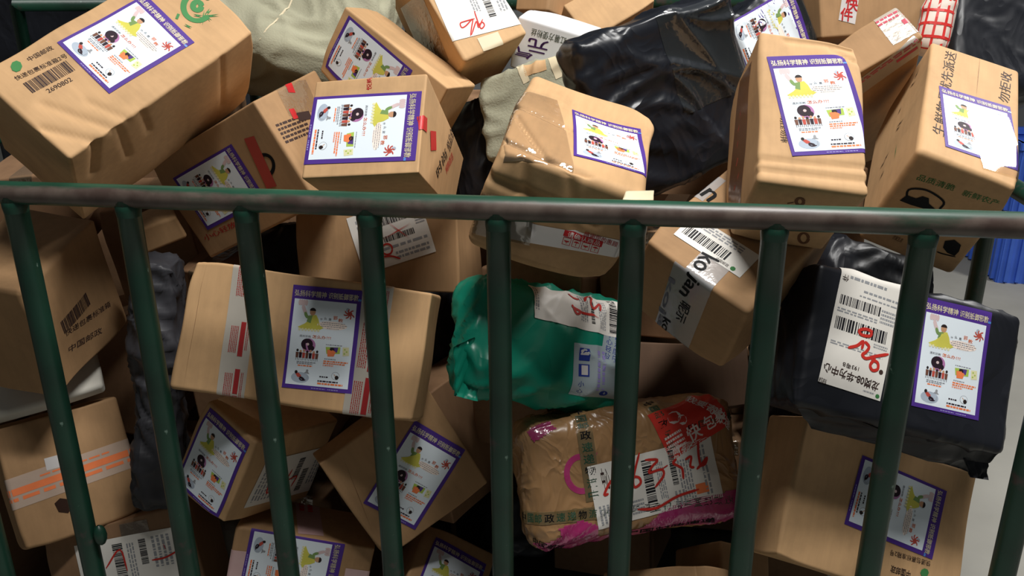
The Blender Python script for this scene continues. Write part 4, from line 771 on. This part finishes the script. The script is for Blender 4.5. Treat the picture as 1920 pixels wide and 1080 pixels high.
# ------------------------------------------------------------------ the parcels
def bag_kw(**k): d = dict(r=.03, wave=.003, dents=0, wrinkle=.005, wk=34); d.update(k); return d
G1, G2 = 'cardboard boxes heaped in the cage', 'plastic wrapped parcels in the cage'
THINGS = {
 'A': ('cardboard_box', 'large tan carton at top left with a green brush emblem and a printed barcode', 'box', G1, 'carton_tan', dict(r=.004, dents=2, dent=.006, seed=3, wave=.0014, creases=[('+z', (-.10, -.083), (-.14, .0), .006, .0035), ('+z', (-.13, -.083), (-.165, -.03), .006, .004), ('+z', (-.075, -.083), (-.095, -.03), .005, .0025), ('-y', (-.09, .09), (-.08, .0), .006, .0035), ('-y', (.10, .09), (.11, -.05), .005, .003), ('-y', (-.13, .09), (-.14, .02), .007, .005), ('-y', (-.05, .09), (-.04, .03), .006, .003)])),
 'B': ('cardboard_box', 'brown carton with a red strip and black ring beside the large top left carton', 'box', G1, 'carton_brown', dict(seed=4)),
 'C': ('cardboard_box', 'tan carton above the rail with its flyer turned sideways and red prints on its side', 'box', G1, 'carton_tan', dict(seed=5, r=.003, dents=0, wave=.0008, taper=(-.012, .055))),
 'D': ('cardboard_box', 'tan carton tilted diamond-wise behind the carton with red side prints', 'box', G1, 'carton_tan', dict(seed=6)),
 'E': ('cardboard_box', 'tan carton at the top with an overexposed white waybill numbered in red pen', 'box', G1, 'carton_light', dict(seed=7, r=.005)),
 'L': ('cardboard_box', 'crushed carton under shiny clear tape, its flyer on the right, above the green bag', 'box', G1, 'carton_tan', dict(seed=8, r=.010, dents=4, dent=.012, wave=.003, creases=[('+z', (-.1, -.1), (.02, -.13), .006, .007), ('+z', (-.09, -.03), (-.03, -.12), .006, .006), ('+z', (-.1, .0), (-.02, -.02), .005, .005), ('-y', (-.1, .03), (.05, .02), .006, .007), ('-y', (-.06, .07), (-.03, -.02), .007, .006), ('-y', (0, .07), (.03, .0), .006, .005)])),
 'M': ('cardboard_box', 'tall tan carton over the rail with a complete flyer and red smears on its side', 'box', G1, 'carton_tan', dict(seed=9, r=.006, dents=3, dent=.006, wave=.0018, creases=[('+z', (-.065, -.085), (.065, -.078), .004, .003), ('+z', (-.065, -.10), (.065, -.097), .004, .003), ('+z', (-.03, .105), (.06, .108), .004, .003), ('+z', (.03, .1), (.062, .085), .004, .003)])),
 'R': ('cardboard_box', 'tan carton at far right with a flyer catching a white glare', 'box', G1, 'carton_tan', dict(seed=10, r=.006, dents=2)),
 'S': ('cardboard_box', 'small brown carton with white and red tape over its top, left of the checked bag', 'box', G1, 'carton_brown', dict(seed=11)),
 'Q': ('cardboard_box', 'brown carton sealed with translucent tape in bold black letters, under the tall tan carton', 'box', G1, 'carton_brown', dict(seed=12, r=.006)),
 'F': ('cardboard_box', 'wide tan carton with two bands of red printed tape either side of its flyer', 'box', G1, 'carton_tan', dict(seed=13, r=.005, dents=2)),
 'G': ('cardboard_box', 'shadowed brown carton with a waybill crossed out in red', 'box', G1, 'carton_brown', dict(seed=14)),
 'H': ('cardboard_box', 'big dark brown carton at the left edge with a faint barcode and post print', 'box', G1, 'carton_brown', dict(seed=15, r=.008, wave=.003, dent=.010)),
 'I': ('cardboard_box', 'brown carton at lower left crossed by orange striped tape', 'box', G1, 'carton_brown', dict(seed=16, r=.006)),
 'O': ('cardboard_box', 'carton under the wide taped one, flyer facing left and waybill on its right side', 'box', G1, 'carton_tan', dict(seed=17, r=.005)),
 'U': ('cardboard_box', 'brown carton at bottom centre with its flyer tilted clockwise behind a bar', 'box', G1, 'carton_brown', dict(seed=18)),
 'V': ('cardboard_box', 'carton at the bottom edge with sideways flyer and pink tape', 'box', G1, 'carton_brown', dict(seed=19)),
 'X': ('cardboard_box', 'carton at the bottom edge left of the pink parcel, its flyer cut off', 'box', G1, 'carton_brown', dict(seed=20)),
 'CC': ('cardboard_box', 'large tan carton at lower right with sideways flyer and upside-down post print', 'box', G1, 'carton_tan', dict(seed=21, r=.006, dents=3)),
 'T1': ('cardboard_box', 'brown carton corner at the top edge, right of the waybill carton', 'box', G1, 'carton_brown', dict(seed=22)),
 'T2': ('cardboard_box', 'tan carton at the top edge directly left of the black bag', 'box', G1, 'carton_tan', dict(seed=23)),
 'W': ('white_carton', 'white carton with upside-down green and purple lettering', 'box', G1, 'carton_white', dict(seed=24)),
 'BX': ('cardboard_box', 'brown carton at the top edge with a white strip of red characters', 'box', G1, 'carton_brown', dict(seed=25)),
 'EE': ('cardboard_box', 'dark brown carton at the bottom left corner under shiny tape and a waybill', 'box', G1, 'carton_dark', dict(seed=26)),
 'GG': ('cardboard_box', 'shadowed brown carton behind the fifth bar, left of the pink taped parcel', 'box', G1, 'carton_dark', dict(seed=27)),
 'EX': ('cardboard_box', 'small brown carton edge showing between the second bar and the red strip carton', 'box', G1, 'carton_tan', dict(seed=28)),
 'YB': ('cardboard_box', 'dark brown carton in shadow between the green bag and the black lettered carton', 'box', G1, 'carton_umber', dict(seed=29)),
 'DD1': ('cardboard_box', 'brown carton at the bottom edge under the pink taped parcel', 'box', G1, 'carton_brown', dict(seed=30)),
 'DD2': ('cardboard_box', 'narrow brown carton at the bottom edge between the pink parcel and the lower right carton', 'box', G1, 'carton_brown', dict(seed=31)),
 'W2': ('foam_board', 'pale white foam slab between the dark left carton and the orange taped one', 'foam', None, 'foam_white', dict(seed=32, r=.008, dents=1, wave=.001)),
 'Y': ('wrapped_parcel', 'lumpy brown parcel wrapped in pink film and printed post tape with a red sticker', 'parcel', G2, 'pink_parcel', dict(seed=33, r=.03, wave=.005, dents=4, dent=.016, wrinkle=.004, wk=40, flat={'+z': .35})),
 'Z': ('plastic_bag', 'green plastic mailing bag with a waybill and blue fragile tape', 'bag', G2, 'green_plastic', bag_kw(seed=34, r=.030, wave=.005, wrinkle=.008, wk=30, flat={'+z': .45}, puff=.006)),
 'BB': ('wrapped_parcel', 'flat parcel wrapped in black plastic with a white waybill and a flyer', 'parcel', G2, 'black_plastic_dull', bag_kw(seed=35, r=.012, wave=.002, wrinkle=.0035, flat={'+z': .04})),
 'P': ('plastic_bag', 'large black plastic bag behind the tall tan carton, top edge shining', 'bag', G2, 'black_plastic', bag_kw(seed=36, r=.022, wave=.003, wrinkle=.006, wk=26)),
 'P2': ('wrapped_parcel', 'shiny black parcel at the top with a slanted flyer half hidden by the tall carton', 'parcel', G2, 'black_plastic', bag_kw(seed=37, r=.02, wrinkle=.004, wk=60, flat={'+z': .3})),
 'BT': ('plastic_bag', 'dark plastic bag at the top right corner behind the far right carton', 'bag', G2, 'black_plastic_dull', bag_kw(seed=38, wrinkle=.002, wave=.002)),
 'J': ('plastic_bag', 'long dark grey plastic bag squeezed behind the second bar', 'bag', G2, 'grey_plastic', bag_kw(seed=39, wave=.006, wrinkle=.008)),
 'BK1': ('plastic_bag', 'wrinkled black bag in shadow right of the wide taped carton', 'bag', G2, 'black_plastic_dull', bag_kw(seed=40)),
 'BK2': ('plastic_bag', 'black bag in the dark gap under the carton with the red strip', 'bag', G2, 'black_plastic_dull', bag_kw(seed=41)),
 'BK6': ('plastic_bag', 'black bag in shadow between the black lettered carton and the flat black parcel', 'bag', G2, 'black_plastic_dull', bag_kw(seed=47)),
 'BK7': ('plastic_bag', 'black bag in the dark gap between the red printed carton and the khaki parcel', 'bag', G2, 'black_plastic_dull', bag_kw(seed=48)),
 'BK8': ('plastic_bag', 'black bag in shadow under the far right carton', 'bag', G2, 'black_plastic_dull', bag_kw(seed=49)),
 'BK4': ('plastic_bag', 'black bag in shadow at the bottom, left of the pink taped parcel', 'bag', G2, 'black_plastic_dull', bag_kw(seed=42)),
 'KS': ('woven_sack', 'pale khaki cloth sack at the top behind the large left carton', 'sack', 'cloth wrapped parcels', 'khaki_cloth', bag_kw(seed=43, r=.06, wave=.008, wrinkle=.008, wk=22)),
 'K': ('woven_parcel', 'parcel sewn in khaki cloth with two cream tape straps', 'parcel', 'cloth wrapped parcels', 'khaki_cloth', bag_kw(seed=44, r=.02, wave=.004, wrinkle=.004)),
 'ST': ('woven_sack', 'small grey cloth bundle at the bottom edge behind the second bar', 'sack', 'cloth wrapped parcels', 'grey_cloth', bag_kw(seed=45)),
 'RN': ('net_bag', 'red and white checked bag at the top right', 'bag', G2, 'net_cloth', bag_kw(seed=46, r=.018, wrinkle=.003)),
}
BODY = {'cardboard_box': 'carton_body', 'white_carton': 'carton_body', 'foam_board': 'foam_body', 'plastic_bag': 'bag_skin', 'wrapped_parcel': 'plastic_wrap', 'woven_sack': 'sack_cloth', 'woven_parcel': 'cloth_cover', 'net_bag': 'bag_cloth'}
PAR = {}
for key, (nm, label, cat, grp, mt, kw) in THINGS.items():
    c, R, h = POSE[key][:3]
    p = Parcel(nm, c, R, h, **kw); PAR[key] = p
    tag(p.root, label, cat, grp)
    p.body(mt, BODY[nm], .0045 if kw.get('creases') else (.0065 if kw.get('wrinkle') else .010))
    lw = {}
    for d in DECAL.get(key, ()):
        stick(p, d, lw)
    if len(POSE[key]) > 3: stick_flyer(p, POSE[key][3])

# folded flaps, ends of bags, nets
def flap(p, name, pts, mat, seed=0, amp=.006, n=10):
    g = np.random.default_rng(seed); a, b, c, d = [np.array(x, float) for x in pts]; V = []
    k = g.normal(size=(3, 2)) * 4; ph = g.uniform(0, 6, 3); nr = np.cross(b - a, d - a); nr /= np.linalg.norm(nr)
    for side in (0, 1):
        for i in range(n + 1):
            for j in range(n + 1):
                u, v = i / n, j / n; q = a * (1 - u) * (1 - v) + b * u * (1 - v) + c * u * v + d * (1 - u) * v
                w = np.abs(np.sin(k @ np.array((u, v)) + ph)).sum() - 1.5; V.append(q + nr * (amp * w - side * .0016))
    m = (n + 1) ** 2; F = []
    for i in range(n):
        for j in range(n):
            q = (i * (n + 1) + j, (i + 1) * (n + 1) + j, (i + 1) * (n + 1) + j + 1, i * (n + 1) + j + 1); F += [q, tuple(x + m for x in q[::-1])]
    E = [i * (n + 1) for i in range(n + 1)] + [n * (n + 1) + j for j in range(1, n + 1)] + [i * (n + 1) + n for i in range(n - 1, -1, -1)] + [j for j in range(n - 1, 0, -1)]
    F += [(E[i], E[(i + 1) % len(E)], E[(i + 1) % len(E)] + m, E[i] + m) for i in range(len(E))]
    return mesh_obj(name, V, F, mat, p.root, smooth=True)
flap(PAR['Z'], 'folded_end', [[-0.1456, -0.0096, 0.0238], [-0.1844, -0.0329, 0.0138], [-0.1733, -0.0976, 0.0038], [-0.1404, -0.1035, 0.0138]], 'green_plastic', 3, .006)
flap(PAR['Z'], 'folded_end', [[0.101, -0.0727, 0.0238], [0.1844, -0.0574, 0.0238], [0.1656, -0.1149, 0.0088], [0.1176, -0.1067, 0.0138]], 'green_plastic', 4, .007)
flap(PAR['BB'], 'loose_end', [[0.1089, -0.0941, 0.012], [0.1577, -0.0862, 0.012], [0.1636, -0.1339, 0.012], [0.1367, -0.1356, 0.012]], 'black_plastic_dull', 6, .004)
flap(PAR['L'], 'masking_tape', [[0.0716, -0.1423, 0.0753], [0.1058, -0.1172, 0.0753], [0.1072, -0.1398, 0.0743], [0.0698, -0.1668, 0.0743]], 'masking_tape', 7, .0006)
flap(PAR['BB'], 'loose_end', [[-0.153, -0.0977, 0.03], [0.1607, -0.0944, 0.03], [0.1609, -0.1279, -0.008], [-0.1026, -0.1171, -0.008]], 'black_plastic_dull', 8, .004)

p = PAR['RN']; hx, hy = p.h[0], p.h[1]
p.lay('red_grid', '+z', [(*ribbon([(x, -hy * 1.1), (x * .9, 0), (x, hy * 1.1)], .004), 'net_red', 0) for x in np.linspace(-hx * 1.3, hx * 1.3, 5)] + [(*ribbon([(-hx * 1.4, y), (0, y + .001), (hx * 1.4, y)], .0045), 'net_red', .3) for y in np.linspace(-hy, hy, 6)], None, .0008)

# added cartons that carry the heap at the back and stop light leaking in
fill = [(-1.14, .34, .30, .17, .22, .17), (-1.14, .34, .64, .16, .2, .16), (-.95, .755, .30, .16, .14, .175), (-.60, .76, .30, .17, .14, .175), (-.24, .755, .30, .17, .14, .175), (.12, .76, .30, .17, .14, .175), (.46, .755, .30, .15, .14, .175),  # leading pair stands out of view at left, added to block light
        (-.93, .76, .66, .16, .14, .17), (-.58, .77, .66, .17, .13, .17), (-.22, .765, .66, .17, .13, .17), (.13, .76, .65, .16, .14, .16), (.45, .765, .65, .145, .13, .16),
        (-0.9, 0.78, 0.942, 0.15, 0.12, 0.107), (-0.57, 0.79, 0.892, 0.15, 0.11, 0.057), (-0.25, 0.79, 0.932, 0.14, 0.1, 0.097), (0.05, 0.79, 0.962, 0.13, 0.1, 0.127), (0.32, 0.8, 0.982, 0.12, 0.09, 0.147), (0.6, 0.8, 0.942, 0.13, 0.09, 0.107)]
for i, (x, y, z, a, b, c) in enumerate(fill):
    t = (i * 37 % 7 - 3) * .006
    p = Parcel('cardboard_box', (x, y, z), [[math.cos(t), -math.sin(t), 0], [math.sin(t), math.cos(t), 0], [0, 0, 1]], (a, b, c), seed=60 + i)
    tag(p.root, 'plain brown filler carton in a set added to carry the heap and block light', 'box', 'added filler cartons at the back and left of the cage')
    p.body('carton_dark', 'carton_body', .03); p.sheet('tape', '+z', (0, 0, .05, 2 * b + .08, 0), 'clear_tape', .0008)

FILL = [[[0.559, 0.384, 0.435], [[0.9809, -0.1947, -0.0024], [0.1945, 0.9803, -0.0344], [0.009, 0.0333, 0.9994]], [0.126, 0.104, 0.088]], [[-0.434, 0.504, 0.267], [[0.9993, 0.0272, 0.0247], [-0.0254, 0.9971, -0.0714], [-0.0266, 0.0707, 0.9971]], [0.14, 0.091, 0.14]], [[-0.777, 0.402, 0.263], [[0.9992, -0.0394, 0.0016], [0.0394, 0.9947, -0.0948], [0.0021, 0.0948, 0.9955]], [0.097, 0.113, 0.098]], [[0.144, 0.468, 0.309], [[0.9755, 0.2149, -0.0481], [-0.2032, 0.9626, 0.1795], [0.0848, -0.1653, 0.9826]], [0.095, 0.104, 0.138]], [[-0.497, 0.397, 0.553], [[0.9971, 0.0686, -0.0336], [-0.0708, 0.995, -0.07], [0.0287, 0.0722, 0.997]], [0.12, 0.112, 0.104]], [[0.23, 0.481, 0.776], [[0.9669, 0.2354, -0.0988], [-0.2424, 0.9679, -0.066], [0.0801, 0.0877, 0.9929]], [0.103, 0.096, 0.101]], [[-0.813, 0.421, 0.544], [[0.9974, 0.0399, 0.0601], [-0.0486, 0.9874, 0.1506], [-0.0533, -0.1531, 0.9868]], [0.082, 0.091, 0.114]], [[-0.002, 0.522, 0.669], [[0.9939, 0.1048, 0.0342], [-0.109, 0.9805, 0.1636], [-0.0164, -0.1663, 0.9859]], [0.108, 0.073, 0.076]], [[-0.732, 0.462, 0.802], [[0.9799, -0.1922, -0.0541], [0.1802, 0.9678, -0.1759], [0.0861, 0.1626, 0.9829]], [0.08, 0.078, 0.093]], [[0.004, 0.366, 0.864], [[0.9976, -0.0632, -0.0288], [0.0583, 0.9874, -0.1472], [0.0377, 0.1451, 0.9887]], [0.072, 0.078, 0.076]], [[0.463, 0.412, 0.263], [[0.9982, 0.016, -0.0585], [-0.0147, 0.9996, 0.0222], [0.0589, -0.0213, 0.998]], [0.075, 0.072, 0.06]], [[-0.916, 0.417, 0.891], [[0.979, -0.1946, -0.0602], [0.1819, 0.9683, -0.1713], [0.0916, 0.1568, 0.9834]], [0.085, 0.093, 0.068]], [[-0.278, 0.31, 0.411], [[0.989, 0.1315, -0.068], [-0.1277, 0.9901, 0.0577], [0.0749, -0.0484, 0.996]], [0.061, 0.07, 0.049]], [[0.514, 0.435, 0.635], [[0.9808, -0.1894, 0.0467], [0.1773, 0.9652, 0.1921], [-0.0815, -0.1801, 0.9803]], [0.064, 0.059, 0.067]], [[0.067, 0.52, 0.507], [[0.994, -0.1093, 0.0035], [0.1093, 0.9932, -0.04], [0.0009, 0.0401, 0.9992]], [0.056, 0.059, 0.056]], [[-0.072, 0.515, 0.443], [[0.9969, 0.0717, 0.0314], [-0.0744, 0.9924, 0.0976], [-0.0242, -0.0996, 0.9947]], [0.049, 0.075, 0.062]], [[-0.02, 0.308, 0.578], [[0.9855, 0.1626, -0.0482], [-0.1587, 0.9845, 0.0743], [0.0596, -0.0656, 0.9961]], [0.066, 0.055, 0.068]], [[0.333, 0.522, 0.316], [[0.9986, 0.0521, -0.0065], [-0.0513, 0.9948, 0.0879], [0.0111, -0.0875, 0.9961]], [0.055, 0.05, 0.061]], [[-0.115, 0.525, 0.201], [[0.9912, 0.1252, 0.0438], [-0.1283, 0.9887, 0.0779], [-0.0336, -0.0828, 0.996]], [0.075, 0.059, 0.067]], [[0.591, 0.556, 0.293], [[0.9951, -0.0816, 0.0552], [0.0843, 0.9953, -0.0477], [-0.0511, 0.0521, 0.9973]], [0.057, 0.049, 0.055]], [[-0.201, 0.488, 0.402], [[0.9943, 0.1063, -0.0082], [-0.1038, 0.9827, 0.1536], [0.0244, -0.1519, 0.9881]], [0.066, 0.063, 0.065]], [[-0.295, 0.309, 0.178], [[0.9942, 0.1062, 0.0187], [-0.1023, 0.9839, -0.1464], [-0.034, 0.1436, 0.9891]], [0.059, 0.062, 0.052]], [[0.338, 0.411, 0.422], [[0.9862, -0.1366, -0.0937], [0.148, 0.9806, 0.1284], [0.0744, -0.1404, 0.9873]], [0.072, 0.062, 0.063]], [[-0.279, 0.547, 0.805], [[0.97, -0.2427, 0.0165], [0.2406, 0.9671, 0.0831], [-0.0361, -0.0767, 0.9964]], [0.071, 0.054, 0.068]], [[-0.458, 0.353, 0.175], [[0.9742, -0.2118, 0.0774], [0.2176, 0.9731, -0.076], [-0.0592, 0.0909, 0.9941]], [0.042, 0.059, 0.044]], [[0.016, 0.535, 0.826], [[0.9979, 0.0178, 0.0616], [-0.0089, 0.9899, -0.1412], [-0.0635, 0.1403, 0.9881]], [0.048, 0.047, 0.043]], [[0.246, 0.529, 0.524], [[0.9808, -0.1948, -0.0041], [0.1943, 0.9767, 0.0913], [-0.0138, -0.0904, 0.9958]], [0.048, 0.043, 0.046]], [[0.482, 0.492, 0.918], [[0.9866, -0.1633, 0.007], [0.1628, 0.9858, 0.0414], [-0.0137, -0.0397, 0.9991]], [0.051, 0.046, 0.047]], [[-0.67, 0.541, 0.461], [[0.9797, -0.1956, -0.0437], [0.198, 0.9784, 0.0594], [0.0311, -0.0668, 0.9973]], [0.044, 0.059, 0.058]], [[0.536, 0.559, 0.551], [[0.9871, 0.1388, -0.0794], [-0.1427, 0.9887, -0.0457], [0.0722, 0.0564, 0.9958]], [0.058, 0.05, 0.052]], [[-0.627, 0.389, 0.202], [[0.9973, -0.0299, 0.0669], [0.038, 0.9918, -0.1224], [-0.0627, 0.1246, 0.9902]], [0.047, 0.063, 0.054]], [[0.121, 0.313, 0.396], [[0.9993, 0.0073, 0.0376], [-0.0033, 0.9946, -0.1042], [-0.0381, 0.104, 0.9938]], [0.056, 0.042, 0.049]], [[0.413, 0.552, 0.532], [[0.9669, 0.2418, -0.0818], [-0.2351, 0.9684, 0.0835], [0.0994, -0.0615, 0.9931]], [0.045, 0.054, 0.061]], [[-0.622, 0.564, 0.667], [[0.9958, 0.0465, 0.0794], [-0.0394, 0.9952, -0.0891], [-0.0832, 0.0856, 0.9928]], [0.054, 0.04, 0.042]], [[-0.437, 0.349, 0.283], [[0.9966, 0.062, 0.0537], [-0.0635, 0.9977, 0.0249], [-0.052, -0.0282, 0.9982]], [0.055, 0.045, 0.058]], [[-0.579, 0.368, 0.748], [[0.9776, 0.2099, 0.0134], [-0.2058, 0.9677, -0.1454], [-0.0435, 0.1394, 0.9893]], [0.046, 0.059, 0.046]]]
for i, (c, R, h) in enumerate(FILL):  # cartons added inside the heap so its gaps stay dark
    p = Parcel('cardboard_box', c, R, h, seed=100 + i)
    tag(p.root, 'small plain brown carton added inside the heap to keep its gaps dark', 'box', 'small filler cartons added inside the heap')
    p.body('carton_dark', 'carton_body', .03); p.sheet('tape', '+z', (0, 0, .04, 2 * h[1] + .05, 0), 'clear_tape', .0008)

# a dark bag beyond the cage at the top left, blue crates on the floor at the right
p = Parcel('plastic_bag', (-1.22, 1.22, 1.02), np.eye(3).tolist(), (.36, .16, .30), **bag_kw(seed=80, r=.06)); tag(p.root, 'black plastic bag beyond the cage at the top left corner', 'bag', 'bags beyond the cage'); p.body('black_plastic_dull', 'bag_skin', .02)
def crate(x, y, z, w, d, h, label):
    r = empty('plastic_crate', (x, y, z)); tag(r, label, 'crate', 'blue crates on the floor')
    slab('crate_bottom', -w / 2, w / 2, -d / 2, d / 2, 0, .012, 'crate_blue', r)
    for s in (-1, 1):
        slab('crate_wall', -w / 2, w / 2, s * d / 2 - .006, s * d / 2 + .006, 0, h, 'crate_blue', r); slab('crate_wall', s * w / 2 - .006, s * w / 2 + .006, -d / 2, d / 2, 0, h, 'crate_blue', r)
        slab('crate_rim', -w / 2 - .01, w / 2 + .01, s * d / 2 - .014, s * d / 2 + .014, h - .03, h, 'crate_blue', r); slab('crate_rim', s * w / 2 - .014, s * w / 2 + .014, -d / 2 - .01, d / 2 + .01, h - .03, h, 'crate_blue', r)
    for i in range(int(w / .045)):
        xx = -w / 2 + .02 + i * .045; slab('crate_rib', xx, xx + .014, -d / 2 - .02, -d / 2, .01, h - .03, 'crate_blue', r)
    for i in range(int(d / .045)):
        yy = -d / 2 + .02 + i * .045; slab('crate_rib', -w / 2 - .02, -w / 2, yy, yy + .014, .01, h - .03, 'crate_blue', r)
crate(1.98, 2.95, 0, .56, .4, .30, 'blue ribbed plastic crate on the floor behind the cage, lower of two')
crate(1.98, 2.95, .305, .56, .4, .30, 'blue ribbed plastic crate stacked on another behind the cage')
